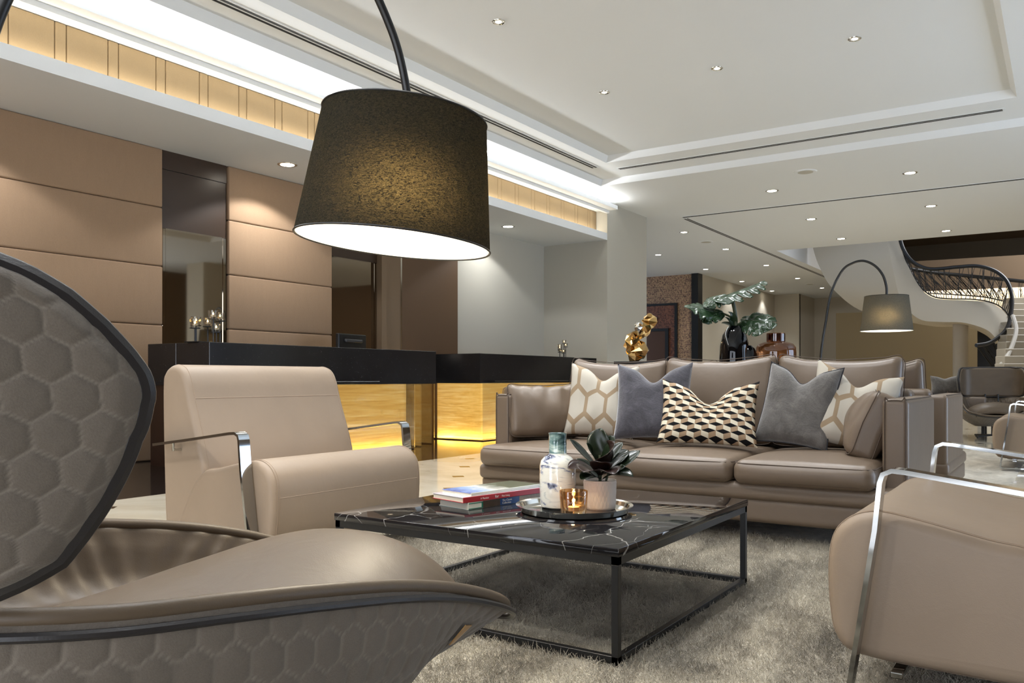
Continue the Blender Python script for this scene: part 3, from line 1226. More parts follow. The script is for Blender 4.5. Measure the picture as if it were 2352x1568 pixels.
# glass blades and the dark end wall of the first desk
for ya in (7.80, 8.0):
    bm = bmesh.new()
    box(bm, -0.70, -0.02, ya - 6.43 - 0.012, ya - 6.43 + 0.012, 0.0, 0.78)
    o = obj('glass_support', bm, M['glass'], d1, smooth=False)
bxo('end_post', -0.12, -0.03, 4.82 - 6.43, 4.95 - 6.43, 0.0, 0.78, M['steel'], d1)
bxo('end_wall', -0.95, -0.90, 4.82 - 6.43, 8.0 - 6.43, 0.0, 0.78, M['darkwood'], d1)
bxo('end_panel', -0.90, -0.15, 4.80 - 6.43, 4.86 - 6.43, 0.0, 0.78, M['darkwood'], d1)

# computer monitor
mo = thing('computer_monitor', 'black computer monitor seen from behind on the reception desk', 'monitor', (-7.25, 7.36, 0.80), R(8))
bm = bmesh.new()
rbox(bm, 0.05, 0.56, 0.36, 0.015, (0, 0, 0.405), 3, 3)
obj('housing', bm, M['blackplastic'], mo)
bm = bmesh.new()
rbox(bm, 0.03, 0.34, 0.04, 0.012, (0.035, 0, 0.50), 3, 3)
obj('vent_ridge', bm, plain('grey_plastic', (58, 58, 60), 0.4), mo)
bxo('stand', -0.03, 0.03, -0.05, 0.05, 0.01, 0.24, M['blackplastic'], mo)
bxo('stand_foot', -0.10, 0.10, -0.12, 0.12, 0.0, 0.012, M['blackplastic'], mo)
bxo('work_surface', -0.95, -0.50, -1.38, 1.60, 0.76, 0.80, M['darkwood'], d1)

# candle holders
def candle_holder(label, loc, rot, s, stems):
    t = thing('candle_holder', label, 'candle holder', loc, rot, None)
    bm = bmesh.new()
    box(bm, -0.06 * s, 0.06 * s, -0.16 * s, 0.16 * s, 0, 0.008 * s, 0.002, 1)
    obj('base', bm, M['blackmetal'], t)
    for x, y, h in stems:
        x, y, h = x * s, y * s, h * s
        bm = bmesh.new()
        tube(bm, [(x, y, 0.004), (x, y, h)], 0.005 * s, 8)
        lathe(bm, [(0.0, h - 0.004), (0.036 * s, h - 0.004), (0.036 * s, h + 0.003), (0, h + 0.003)], 20, (x, y, 0), cap_bottom=False)
        st = obj('stem', bm, M['blackmetal'], t)
        bm = bmesh.new()
        a = 0.034 * s
        lathe(bm, [(0.0, 0.004), (a * 0.8, 0.004), (a * 0.9, 0.02 * s), (a * 1.05, 0.06 * s), (a * 0.95, 0.06 * s), (a * 0.78, 0.016 * s), (0, 0.014 * s)], 20, (x, y, h), cap_bottom=False)
        obj('glass_cup', bm, M['cupglass'], st)
        bm = bmesh.new()
        lathe(bm, [(0.0, 0.016 * s), (0.02 * s, 0.016 * s), (0.02 * s, 0.03 * s), (0, 0.03 * s)], 14, (x, y, h), cap_bottom=False)
        obj('tealight', bm, M['wax'], st)
        bm = bmesh.new()
        lathe(bm, [(0.0, 0.028 * s), (0.006 * s, 0.036 * s), (0.0, 0.05 * s)], 8, (x, y, h), cap_bottom=False)
        obj('flame', bm, M['flame'], st)
    return t


candle_holder('black candle stand with six glass cups before the tall mirror', (-6.78, 4.98, 1.18), R(10), 1.35,
              [(0.0, -0.12, 0.10), (-0.02, -0.09, 0.12), (0.03, 0.02, 0.17), (-0.03, 0.03, 0.12), (0.02, 0.06, 0.08), (-0.02, 0.14, 0.165)])
candle_holder('small black candle stand with six glass cups at the far end of the desk', (-6.72, 11.55, 1.18), R(10), 1.0,
              [(0.0, -0.12, 0.12), (-0.02, -0.06, 0.15), (0.03, 0.0, 0.22), (-0.03, -0.03, 0.08), (0.02, 0.10, 0.17), (-0.02, 0.11, 0.07)])

# ================================================================== COFFEE TABLE AND WHAT STANDS ON IT
TX0, TX1, TY0, TY1, TZ = -2.235, -1.08, 2.18, 3.36, 0.352
ct = thing('coffee_table', 'low black coffee table with white-veined marble top and thin square frame', 'coffee table', ((TX0 + TX1) / 2, (TY0 + TY1) / 2, 0.004))
hx, hy = (TX1 - TX0) / 2, (TY1 - TY0) / 2
bm = bmesh.new()
box(bm, -hx, hx, -hy, hy, TZ - 0.026, TZ, 0.003, 2)
obj('marble_top', bm, M['marble'], ct)
bm = bmesh.new()
w = 0.022
for s in (-1, 1):
    box(bm, -hx + 0.004, hx - 0.004, s * (hy - w / 2 - 0.004) - w / 2, s * (hy - w / 2 - 0.004) + w / 2, TZ - 0.05, TZ - 0.026)
    box(bm, s * (hx - w / 2 - 0.004) - w / 2, s * (hx - w / 2 - 0.004) + w / 2, -hy + 0.004, hy - 0.004, TZ - 0.05, TZ - 0.026)
obj('top_rail', bm, M['blackmetal'], ct, smooth=False)
for s in (-1, 1):
    bm = bmesh.new()
    box(bm, -hx + 0.004, hx - 0.004, s * (hy - w / 2 - 0.004) - w / 2, s * (hy - w / 2 - 0.004) + w / 2, 0.012, 0.012 + w, 0.001, 1)
    obj('floor_rail', bm, M['blackmetal'], ct)
    bm = bmesh.new()
    box(bm, s * (hx - w / 2 - 0.004) - w / 2, s * (hx - w / 2 - 0.004) + w / 2, -hy + 0.03, hy - 0.03, 0.012, 0.012 + w, 0.001, 1)
    obj('floor_rail', bm, M['blackmetal'], ct)
    for q in (-1, 1):
        bm = bmesh.new()
        cx, cy = s * (hx - w / 2 - 0.004), q * (hy - w / 2 - 0.004)
        box(bm, cx - w / 2, cx + w / 2, cy - w / 2, cy + w / 2, 0.006, TZ - 0.05, 0.001, 1)
        obj('leg', bm, M['blackmetal'], ct)

# tray
tray = thing('serving_tray', 'round polished silver tray with a rim on the marble table', 'tray', (-1.52, 2.70, TZ + 0.004))
bm = bmesh.new()
lathe(bm, [(0.0, 0.0), (0.185, 0.0), (0.197, 0.004), (0.203, 0.020), (0.216, 0.024), (0.217, 0.027), (0.203, 0.0245), (0.196, 0.010), (0.184, 0.006), (0.0, 0.006)], 72, cap_bottom=False)
obj('tray_body', bm, M['steel'], tray)
TT = TZ + 0.010

# swirled glass bottle vase
vs = thing('bottle_vase', 'white swirled glass bottle vase with teal neck on the tray', 'vase', (-1.60, 2.715, TT))
bm = bmesh.new()
prof = [(0.0, 0.0), (0.055, 0.0), (0.064, 0.006), (0.0675, 0.02), (0.0685, 0.09), (0.068, 0.160), (0.063, 0.178), (0.050, 0.192), (0.037, 0.199), (0.0335, 0.206), (0.0335, 0.275), (0.035, 0.281), (0.031, 0.281), (0.029, 0.27), (0.029, 0.21)]
lathe(bm, prof, 40, cap_bottom=False)
obj('glass_body', bm, M['swirl'], vs)

# planter with rubber plant
pl = thing('potted_plant', 'dark-leaved rubber plant in small embossed pinkish pot on the tray', 'plant', (-1.455, 2.78, TT))
bm = bmesh.new()
RN = 120
def potf(u, v):
    a = 2 * PI * u
    prof = [(0.0, 0.054), (0.03, 0.057), (1.0, 0.061)]
    r = interp(prof, v)
    g = abs(math.sin(a * 13 + v * 8.2)) ** 0.4 * abs(math.sin(a * 13 - v * 8.2)) ** 0.4
    r += 0.0016 * g * (1 if 0.05 < v < 0.95 else 0)
    return Vector((r * math.cos(a), r * math.sin(a), v * 0.108))
grid_mesh(bm, 208, 60, potf)
lathe(bm, [(0.0, 0.0), (0.054, 0.0)], 60, cap_bottom=False)
lathe(bm, [(0.061, 0.108), (0.0565, 0.1085), (0.055, 0.08)], 60, cap_bottom=False)
bmesh.ops.remove_doubles(bm, verts=bm.verts, dist=2e-4)
obj('pot', bm, M['pot'], pl, angle=50)
bm = bmesh.new()
lathe(bm, [(0.0, 0.1), (0.03, 0.101), (0.0562, 0.098)], 30, cap_bottom=False)
obj('soil', bm, M['soil'], pl)


def blade(bm, base, mid, tip, width, up=(0, 0, 1), cup=0.25, nu=14, nv=6, shape=None, twist=0.0):
    """a leaf blade along a bent midrib"""
    base, mid, tip = Vector(base), Vector(mid), Vector(tip)
    up = Vector(up)

    def f(u, v):
        p = base * (1 - u) ** 2 + mid * 2 * u * (1 - u) + tip * u * u
        d = ((mid - base) * (1 - u) + (tip - mid) * u).normalized()
        s = d.cross(up)
        s = s.normalized() if s.length > 1e-5 else Vector((1, 0, 0))
        n = s.cross(d)
        if twist:
            s, n = s * math.cos(twist * u) + n * math.sin(twist * u), n * math.cos(twist * u) - s * math.sin(twist * u)
        w = shape(u) if shape else math.sin(PI * min(1, u ** 0.75)) ** 0.75
        q = 2 * v - 1
        return p + s * q * w * width / 2 + n * (abs(q) ** 1.6) * cup * w * width / 2
    return grid_mesh(bm, nu, nv, f)


def obov(u):
    return max(0.10 if u < 0.2 else 0.0, math.sin(PI * u ** 1.25) ** 0.7) if 0 < u < 1 else (0.1 if u <= 0 else 0.02)


bm = bmesh.new()
tube(bm, [(0.0, 0, 0.095), (0.004, -0.004, 0.14), (0.0, 0.0, 0.20)], 0.006, 8)
tube(bm, [(0.018, 0.01, 0.095), (0.03, 0.014, 0.14), (0.034, 0.018, 0.17)], 0.0045, 8)
obj('stem', bm, M['stem'], pl)
# leaf tips given in (right, up, toward camera) offsets so that the plant spreads as it does
cr, cf = Vector((CS, SN, 0)), Vector((SN, -CS, 0))      # camera right, toward the camera
leaves = [((0.0, 0.15), (-0.06, 0.19, 0.02), (-0.115, 0.262, 0.03), 0.042, 'leaf'),
          ((0.0, 0.13), (-0.07, 0.17, 0.05), (-0.125, 0.158, 0.06), 0.058, 'leafred'),
          ((0.0, 0.13), (-0.05, 0.165, 0.07), (-0.07, 0.15, 0.12), 0.06, 'leafred'),
          ((0.0, 0.17), (-0.012, 0.24, 0.0), (0.006, 0.30, -0.01), 0.055, 'leaf'),
          ((0.0, 0.16), (0.02, 0.23, 0.02), (0.052, 0.272, 0.02), 0.056, 'leaf'),
          ((0.01, 0.14), (0.02, 0.20, 0.06), (0.045, 0.258, 0.07), 0.075, 'leafred'),
          ((0.01, 0.13), (0.08, 0.16, 0.0), (0.152, 0.216, -0.01), 0.05, 'leaf'),
          ((0.01, 0.13), (0.07, 0.19, -0.03), (0.115, 0.214, -0.05), 0.045, 'leaf'),
          ((0.01, 0.11), (0.06, 0.155, 0.05), (0.115, 0.128, 0.07), 0.046, 'leaf'),
          ((0.0, 0.11), (-0.04, 0.14, 0.06), (-0.08, 0.118, 0.08), 0.04, 'leaf'),
          ((0.0, 0.13), (0.03, 0.17, 0.08), (0.035, 0.14, 0.12), 0.05, 'leafred'),
          ((0.0, 0.15), (-0.03, 0.20, 0.03), (-0.055, 0.248, 0.04), 0.04, 'leaf'),
          ((0.01, 0.15), (0.04, 0.20, -0.02), (0.09, 0.245, -0.03), 0.04, 'leaf'),
          ((0.0, 0.12), (0.0, 0.17, 0.07), (-0.01, 0.185, 0.11), 0.052, 'leafred'),
          ((0.01, 0.11), (0.05, 0.14, 0.06), (0.085, 0.165, 0.07), 0.045, 'leaf'),
          ((0.0, 0.11), (-0.04, 0.15, 0.0), (-0.09, 0.185, 0.0), 0.042, 'leaf')]
for (bx, bz), m_, t_, wd_, mt in leaves:
    def cv(p):
        return cr * p[0] + Vector((0, 0, p[1])) + cf * p[2]
    bm = bmesh.new()
    blade(bm, cv((bx, bz, 0)), cv(m_), cv(t_), wd_ * 1.6, up=(0.2, -0.3, 1), shape=obov)
    o = obj('leaf', bm, M[mt], pl, angle=60)
    o.modifiers.new('thick', 'SOLIDIFY').thickness = 0.0012

# amber tealight glass
cg = thing('tealight_holder', 'amber glass tealight holder with lit candle at the front of the tray', 'candle holder', (-1.452, 2.575, TT))
bm = bmesh.new()
lathe(bm, [(0.0, 0.0), (0.040, 0.0), (0.044, 0.004), (0.047, 0.03), (0.0505, 0.088), (0.0495, 0.091), (0.0475, 0.090), (0.043, 0.034), (0.038, 0.022), (0.0, 0.018)], 40, cap_bottom=False)
obj('glass', bm, M['amber'], cg)
bm = bmesh.new()
lathe(bm, [(0.0, 0.019), (0.019, 0.019), (0.020, 0.033), (0.0, 0.034)], 24, cap_bottom=False)
obj('tealight', bm, M['wax'], cg)
bm = bmesh.new()
lathe(bm, [(0.0, 0.033), (0.0045, 0.039), (0.003, 0.047), (0.0, 0.056)], 10, cap_bottom=False)
obj('flame', bm, M['flame'], cg)
light('tealight_light', 'POINT', (0, 0, 0.06), 0.10, (1, 0.66, 0.32), cg, shadow_soft_size=0.006)

# books
def text_mesh(body, size, mat, parent, loc, rot, extrude=0.0003, name='lettering'):
    cu = bpy.data.curves.new(name, 'FONT')
    cu.body = body
    cu.size = size
    cu.extrude = extrude
    o = bpy.data.objects.new(name, cu)
    COL.objects.link(o)
    o.parent = parent
    o.location = loc
    o.rotation_euler = rot
    o.data.materials.append(mat)
    bpy.context.view_layer.update()
    me = bpy.data.meshes.new_from_object(o.evaluated_get(bpy.context.evaluated_depsgraph_get()))
    me.name = name
    m_ = bpy.data.objects.new(name, me)
    COL.objects.link(m_)
    m_.parent = parent
    m_.location = loc
    m_.rotation_euler = rot
    bpy.data.objects.remove(o)
    return m_


def cover_mat(name, stops, scale):
    t = NT(name)
    v = t.coord('Object', scale)
    n = t.noise(v, 3, 5, 0.6, 0.5)
    s = t.n('ShaderNodeSeparateXYZ')
    t.l(t.coord('Object'), s.inputs[0])
    f = t.math('ADD', t.math('MULTIPLY', s.outputs[0], 3.2), t.math('MULTIPLY', n, 0.55))
    return t.base(t.ramp(f, stops), 0.18, 0, 0.6)


def book(label, loc, rot, L, Wd, H, cover, spine, group='books stacked on the coffee table'):
    """spine along the near long side (-Y)"""
    t = thing('book', label, 'book', loc, rot, group)
    bm = bmesh.new()
    box(bm, 0.003, L - 0.003, -Wd / 2 + 0.004, Wd / 2 - 0.004, 0.0025, H - 0.0025)
    obj('pages', bm, M['paper'], t, smooth=False)
    bm = bmesh.new()
    box(bm, 0, L, -Wd / 2 + 0.002, Wd / 2, H - 0.0025, H, 0.0006, 1)
    obj('front_cover', bm, cover, t)
    bm = bmesh.new()
    box(bm, 0, L, -Wd / 2 + 0.002, Wd / 2, 0, 0.0025, 0.0006, 1)
    obj('back_cover', bm, spine, t)
    bm = bmesh.new()
    box(bm, 0, L, -Wd / 2 - 0.001, -Wd / 2 + 0.002, 0, H, 0.001, 1)
    obj('spine', bm, spine, t)
    return t


BK = Vector((-1.947, 2.52, TZ + 0.004))
brot = R(78.0)
c_blue = cover_mat('blue_photo_cover', [(0.25, lin((92, 104, 168))), (0.55, lin((150, 176, 220))), (0.75, lin((214, 212, 204))), (1.0, lin((86, 92, 70)))], (6, 6, 1))
c_pink = cover_mat('pale_photo_cover', [(0.3, lin((206, 196, 200))), (0.7, lin((170, 160, 168)))], (5, 5, 1))
c_teal = cover_mat('teal_photo_cover', [(0.3, lin((60, 84, 96))), (0.7, lin((120, 140, 150)))], (5, 5, 1))
red = plain('red_spine', (164, 44, 52), 0.3)
whitec = plain('white_spine', (214, 218, 208), 0.3)
rf = M['white']
b1 = book('white and teal book with blue title block, bottom of the book stack', BK, brot, 0.40, 0.17, 0.028, c_teal, whitec)
bxo('spine_band', 0.075, 0.165, -0.0868, -0.0862, 0.001, 0.027, plain('brown_photo_band', (70, 58, 48), 0.3, nscale=40, namp=0.3), b1)
bxo('spine_band', 0.165, 0.27, -0.0868, -0.0862, 0.001, 0.027, plain('blue_title_band', (40, 70, 120), 0.3), b1)
bxo('spine_band', 0.27, 0.398, -0.0868, -0.0862, 0.001, 0.027, plain('tan_photo_band', (150, 128, 100), 0.3, nscale=40, namp=0.3), b1)
bm = bmesh.new()
for a in ((0.004, 0.075, 0.002, 0.005), (0.004, 0.075, 0.022, 0.025), (0.068, 0.075, 0.002, 0.025)):
    box(bm, a[0], a[1], -0.0868, -0.0862, a[2], a[3])
obj('spine_border', bm, plain('green_border', (40, 120, 100), 0.4), b1, smooth=False)
text_mesh('The Classic', 0.0115, rf, b1, (0.176, -0.0870, 0.0155), (R(90), 0, 0))
text_mesh('Collection', 0.0115, rf, b1, (0.176, -0.0870, 0.005), (R(90), 0, 0))
b2 = book('red spined book in the middle of the book stack', BK + Vector((-0.012, -0.02, 0.028)), brot - R(1), 0.42, 0.185, 0.021, c_pink, red)
text_mesh('A Passion', 0.011, rf, b2, (0.085, -0.0938, 0.006), (R(90), 0, 0))
text_mesh('for', 0.016, rf, b2, (0.16, -0.0938, 0.005), (R(90), 0, 0))
text_mesh('Fine Living', 0.010, rf, b2, (0.195, -0.0938, 0.006), (R(90), 0, 0))
b3 = book('thin book with blue sky photo cover on top of the book stack', BK + Vector((0.0, 0.02, 0.049)), brot + R(1.5), 0.385, 0.165, 0.012, c_blue, whitec)

# ================================================================== RUG
def make_rug(name, label, x0, x1, y0, y1, mat, nx, ny, h=0.006, amp=0.004):
    bm = bmesh.new()

    def f(u, v):
        x, y = x0 + (x1 - x0) * u, y0 + (y1 - y0) * v
        e = min(u * (x1 - x0), (1 - u) * (x1 - x0), v * (y1 - y0), (1 - v) * (y1 - y0))
        k = min(1.0, e / 0.03)
        wob = 0.012 * noise.noise(Vector((x * 3, y * 3, 5)))
        z = h * math.sqrt(k) + amp * k * (noise.noise(Vector((x * 26, y * 26, 0))) * 0.5 + noise.noise(Vector((x * 60, y * 60, 3))) * 0.5)
        return Vector((x + (wob if e < 0.05 else 0), y + (wob if e < 0.05 else 0), z))
    grid_mesh(bm, nx, ny, f)
    o = obj(name, bm, mat)
    tag(o, label, 'rug')
    return o


rug = make_rug('rug', 'large mottled grey pile rug under the marble coffee table', -3.05, 1.6, 0.1, 4.95, M['rug'], 330, 340)
make_rug('rug', 'pale grey rug beyond the sofa on the right', -3.6, -0.36, 7.75, 11.2, M['rugpale'], 120, 120)


def add_pile(parent, count, length, x0, x1, y0, y1, mat):
    bm = bmesh.new()
    grid_mesh(bm, 60, 60, lambda u, v: Vector((x0 + (x1 - x0) * u, y0 + (y1 - y0) * v, 0.006)))
    o = obj('rug_pile', bm, mat, parent)
    o['kind'] = 'stuff'
    ps = o.modifiers.new('pile', 'PARTICLE_SYSTEM').particle_system
    s = ps.settings
    s.type = 'HAIR'
    s.count = count
    s.hair_length = length
    s.use_advanced_hair = True
    s.root_radius = 0.9
    s.tip_radius = 0.45
    s.radius_scale = 0.0017
    s.factor_random = 0.006
    s.brownian_factor = 0.006
    s.hair_step = 2
    s.display_step = 2
    s.render_step = 2
    s.material = 1
    s.length_random = 0.5
    s.use_rotations = False
    ps.seed = 3


add_pile(rug, 520000, 0.009, -3.03, 0.9, 0.9, 4.4, M['rug'])


# ================================================================== ARC LAMPS
def arc_lamp(name, label, loc, rz, reach, apex, shade_top, rb, rt, hh, tilt, outer, stemr, base_pull=0.0, power=L_SHADE, arcpts=None, tilt_axis=None):
    """origin at the base; the arc reaches along local +X; the shade hangs at its end"""
    t = thing(name, label, 'floor lamp', loc, rz, 'arc floor lamps')
    bm = bmesh.new()
    lathe(bm, [(0.0, 0.0), (0.19, 0.0), (0.19, 0.025), (0.18, 0.032), (0.0, 0.034)], 48, cap_bottom=False)
    obj('base', bm, M['blackmetal'], t)
    pts = catmull(arcpts, 12)
    bm = bmesh.new()
    tube(bm, pts, stemr, 12)
    obj('arc_stem', bm, M['blackmetal'], t)
    sh = Matrix.Translation(Vector((reach, 0, shade_top))) @ (Matrix.Rotation(tilt, 4, tilt_axis) if tilt_axis else Matrix.Identity(4))
    bm = bmesh.new()
    N = 96
    lathe(bm, [(rb, -hh), (rb - (rb - rt) * 0.33, -hh * 0.67), (rb - (rb - rt) * 0.67, -hh * 0.33), (rt, 0.0)], N, cap_bottom=False)
    bmesh.ops.transform(bm, matrix=sh, verts=bm.verts)
    s1 = obj('lamp_shade', bm, outer, t)
    bm = bmesh.new()
    lathe(bm, [(rb - 0.004, -hh + 0.001), (rt - 0.004, -0.004), (0.03, -0.006)], N, cap_bottom=False)
    bmesh.ops.transform(bm, matrix=sh, verts=bm.verts)
    obj('shade_lining', bm, M['shadein'], s1)
    for r_, z_ in ((rb, -hh), (rt, 0.0)):
        bm = bmesh.new()
        tube(bm, [(r_ * math.cos(2 * PI * k / N), r_ * math.sin(2 * PI * k / N), z_) for k in range(N)], 0.003, 6, closed=True)
        bmesh.ops.transform(bm, matrix=sh, verts=bm.verts)
        obj('shade_rim', bm, M['blackmetal'], s1)
    bm = bmesh.new()
    ang = math.atan2(tilt_axis.y, tilt_axis.x) + R(98) if tilt_axis else 0.6
    d0 = Vector((math.cos(ang), math.sin(ang), 0))
    bar(bm, d0 * (rb - 0.0055) + Vector((0, 0, -hh + 0.002)), d0 * (rt - 0.0055) + Vector((0, 0, -0.006)), 0.005, 0.001)
    bmesh.ops.transform(bm, matrix=sh, verts=bm.verts)
    obj('lining_seam', bm, M['paper'], s1, smooth=False)
    bm = bmesh.new()
    lathe(bm, [(0.0, -0.05), (0.02, -0.05), (0.02, -0.10), (0.018, -0.11), (0.0, -0.11)], 16, cap_bottom=False)
    tube(bm, [(0, 0, -0.05), (0, 0, 0.01)], 0.008, 8)
    for k in range(3):
        a = k * 2 * PI / 3
        tube(bm, [(0, 0, -0.006), ((rt - 0.005) * math.cos(a), (rt - 0.005) * math.sin(a), -0.004)], 0.003, 6)
    bmesh.ops.transform(bm, matrix=sh, verts=bm.verts)
    obj('lamp_holder', bm, M['blackmetal'], t)
    bm = bmesh.new()
    bmesh.ops.create_uvsphere(bm, u_segments=20, v_segments=14, radius=0.035, matrix=sh @ Matrix.Translation((0, 0, -0.15)))
    obj('bulb', bm, emit('lamp_bulb', (255, 232, 190), 6.0), t)
    light('shade_light', 'POINT', sh @ Vector((0, 0, -hh * 0.62)), power, (1.0, 0.90, 0.72), t, shadow_soft_size=0.05)
    return t


# big lamp in the foreground: base behind the wingback chair, shade over the table
sc_ = W(931, 560, 2.47)
sx_, sy_ = sc_.x, sc_.y
bx_, by_ = -1.894, 0.805
d_ = Vector((sx_ - bx_, sy_ - by_, 0))
reach_ = d_.length
rz_ = math.atan2(d_.y, d_.x)
topz = W(0, 272, 2.47).z - 0.008
# tilt: the shade hangs a little askew, its right side lower
ax = (Matrix.Rotation(-rz_, 3, 'Z') @ Vector((SN, -CS, 0)))
arc_lamp('arc_floor_lamp', 'big arc floor lamp with black shade hanging over the marble table', (bx_, by_, 0.008), rz_, reach_, 2.2, topz, 0.288, 0.242, 0.372, R(-5.5), M['shadeout'], 0.012,
         arcpts=[(0, 0, 0.02), (0.0, 0, 0.8), (0.02, 0, 1.35), (0.085, 0, 1.67), (0.28, 0, 2.04), (0.66, 0, 2.2), (reach_ - 0.20, 0, 2.06), (reach_ - 0.05, 0, 1.86), (reach_ + 0.01, 0, topz + 0.06), (reach_ + 0.01, 0, topz - 0.02)], tilt_axis=ax)
fs = W(2036, 762, 9.6)
fb = W(1872, 868, 9.9)
d_ = Vector((fs.x - fb.x, fs.y - fb.y, 0))
rf_ = d_.length
ft = W(2036, 680, 9.6).z
def fl(px, py):
    """point on the far lamp's own upright plane"""
    k = (px - 1872) / (2036 - 1872)
    return (rf_ * k, 0, W(px, py, 9.9 - 0.3 * k).z)
arc_lamp('arc_floor_lamp', 'arc floor lamp with dark grey shade standing behind the sofa, by the stairs', (fb.x, fb.y, 0), math.atan2(d_.y, d_.x), rf_, 2.2, ft, 0.283, 0.236, 0.40, 0, M['shadegrey'], 0.014,
         arcpts=[(0.0, 0, 0.02), fl(1885, 825), fl(1897, 740), fl(1910, 672), fl(1935, 622), fl(1960, 604), fl(1985, 599), fl(2010, 610), fl(2028, 632), fl(2036, 660), (rf_, 0, ft - 0.01)], power=L_SHADE)

# ================================================================== ARMCHAIRS
def make_armchair(name, label, loc, rz, group):
    """faces local +X"""
    t = thing(name, label, 'armchair', loc, rz, group)
    hw = 0.48
    prof = catmull([(-0.30, 0.10), (-0.365, 0.12), (-0.385, 0.4), (-0.395, 0.78), (-0.375, 0.865), (-0.315, 0.90), (-0.245, 0.885), (-0.205, 0.83), (-0.17, 0.72), (-0.07, 0.40), (-0.14, 0.2), (-0.2, 0.10)], 5, True)
    prof = [(p.x, p.y) for p in [Vector((q[0], q[1], 0)) for q in prof]]
    bm = bmesh.new()
    prism(bm, prof, -hw, hw, 0.03, 4)
    bk = obj('backrest', bm, M['beige'], t, angle=60)
    sp = catmull([(-0.28, 0.10), (-0.265, 0.18), (-0.165, 0.35), (-0.085, 0.42), (0.02, 0.44), (0.18, 0.475), (0.27, 0.487), (0.335, 0.468), (0.378, 0.42), (0.392, 0.34), (0.388, 0.22), (0.368, 0.14), (0.31, 0.105), (0.1, 0.095)], 5, True)
    sp = [(q[0], q[1]) for q in sp]
    bm = bmesh.new()
    prism(bm, sp, -hw - 0.005, hw + 0.005, 0.032, 4)
    st = obj('seat', bm, M['beige'], t, angle=60)
    # stitched seams
    bm = bmesh.new()
    for s in (-1, 1):
        y = s * (hw - 0.028)
        pts = [(q[0], y, q[1]) for q in sp]
        cx, cz = sum(p[0] for p in pts) / len(pts), sum(p[2] for p in pts) / len(pts)
        for dy in (-0.006, 0.006):
            tube(bm, [(p[0] + (0.0004 if p[0] > cx else -0.0004), y + dy, p[2] + 0.0004) for p in pts], 0.0012, 5, True)
    seam_z = 0.33
    tube(bm, [(0.3918, y, seam_z) for y in (-hw + 0.03, 0, hw - 0.03)], 0.0016, 5)
    tube(bm, [(0.3912, y, seam_z - 0.012) for y in (-hw + 0.03, 0, hw - 0.03)], 0.0012, 5)
    obj('seat_seam', bm, M['beigeseam'], st)
    bm = bmesh.new()
    for s in (-1, 1):
        y = s * (hw - 0.03)
        tube(bm, [(q[0], y, q[1]) for q in prof], 0.0016, 5, True)
    tube(bm, [(-0.178, y, 0.745) for y in (-hw + 0.03, 0, hw - 0.03)], 0.002, 5)
    obj('back_seam', bm, M['beigeseam'], bk)
    # polished flat steel arms
    for s in (-1, 1):
        y0, y1 = (hw + 0.012, hw + 0.067) if s > 0 else (-hw - 0.067, -hw - 0.012)
        pth = [(-0.36, 0.53), (-0.1, 0.563), (0.19, 0.602), (0.222, 0.604), (0.243, 0.594), (0.25, 0.572), (0.262, 0.45), (0.325, 0.035), (0.320, 0.022), (0.302, 0.018), (-0.30, 0.018)]
        bm = bmesh.new()
        strip(bm, pth, y0, y1, 0.012)
        ar = obj('chrome_arm', bm, M['chrome'], t, angle=40)
        bm = bmesh.new()
        tube(bm, [(-0.24, s * (hw - 0.02), 0.51), (-0.24, s * (hw + 0.04), 0.51), (-0.24, s * (hw + 0.04), 0.545)], 0.007, 8)
        obj('arm_bracket', bm, M['steel'], ar)
    bm = bmesh.new()
    box(bm, 0.20, 0.23, -hw - 0.04, hw + 0.04, 0.075, 0.09, 0.002, 1)
    box(bm, -0.24, -0.19, -hw - 0.04, hw + 0.04, 0.075, 0.09, 0.002, 1)
    for s in (-1, 1):
        box(bm, -0.25, 0.24, s * (hw - 0.09) - 0.012, s * (hw - 0.09) + 0.012, 0.085, 0.10, 0.002, 1)
        box(bm, -0.235, -0.20, s * (hw + 0.04) - 0.012, s * (hw + 0.04) + 0.012, 0.02, 0.09, 0.002, 1)
    obj('under_frame', bm, M['chrome'], t)
    return t


chair = make_armchair('armchair', 'beige leather armchair with flat chrome arms in front of the long reception desk', (-3.155, 2.83, 0.012), 0.0, 'beige leather armchairs with chrome arms')
dup(chair, (-0.145, 2.82, 0.012), PI, 'beige leather armchair with flat chrome arms, cut off at the lower right corner', None)
dup(chair, (-0.18, 9.35, 0.012), PI, 'beige leather armchair with chrome arms far behind the sofa, beside the grey wing chair', None)

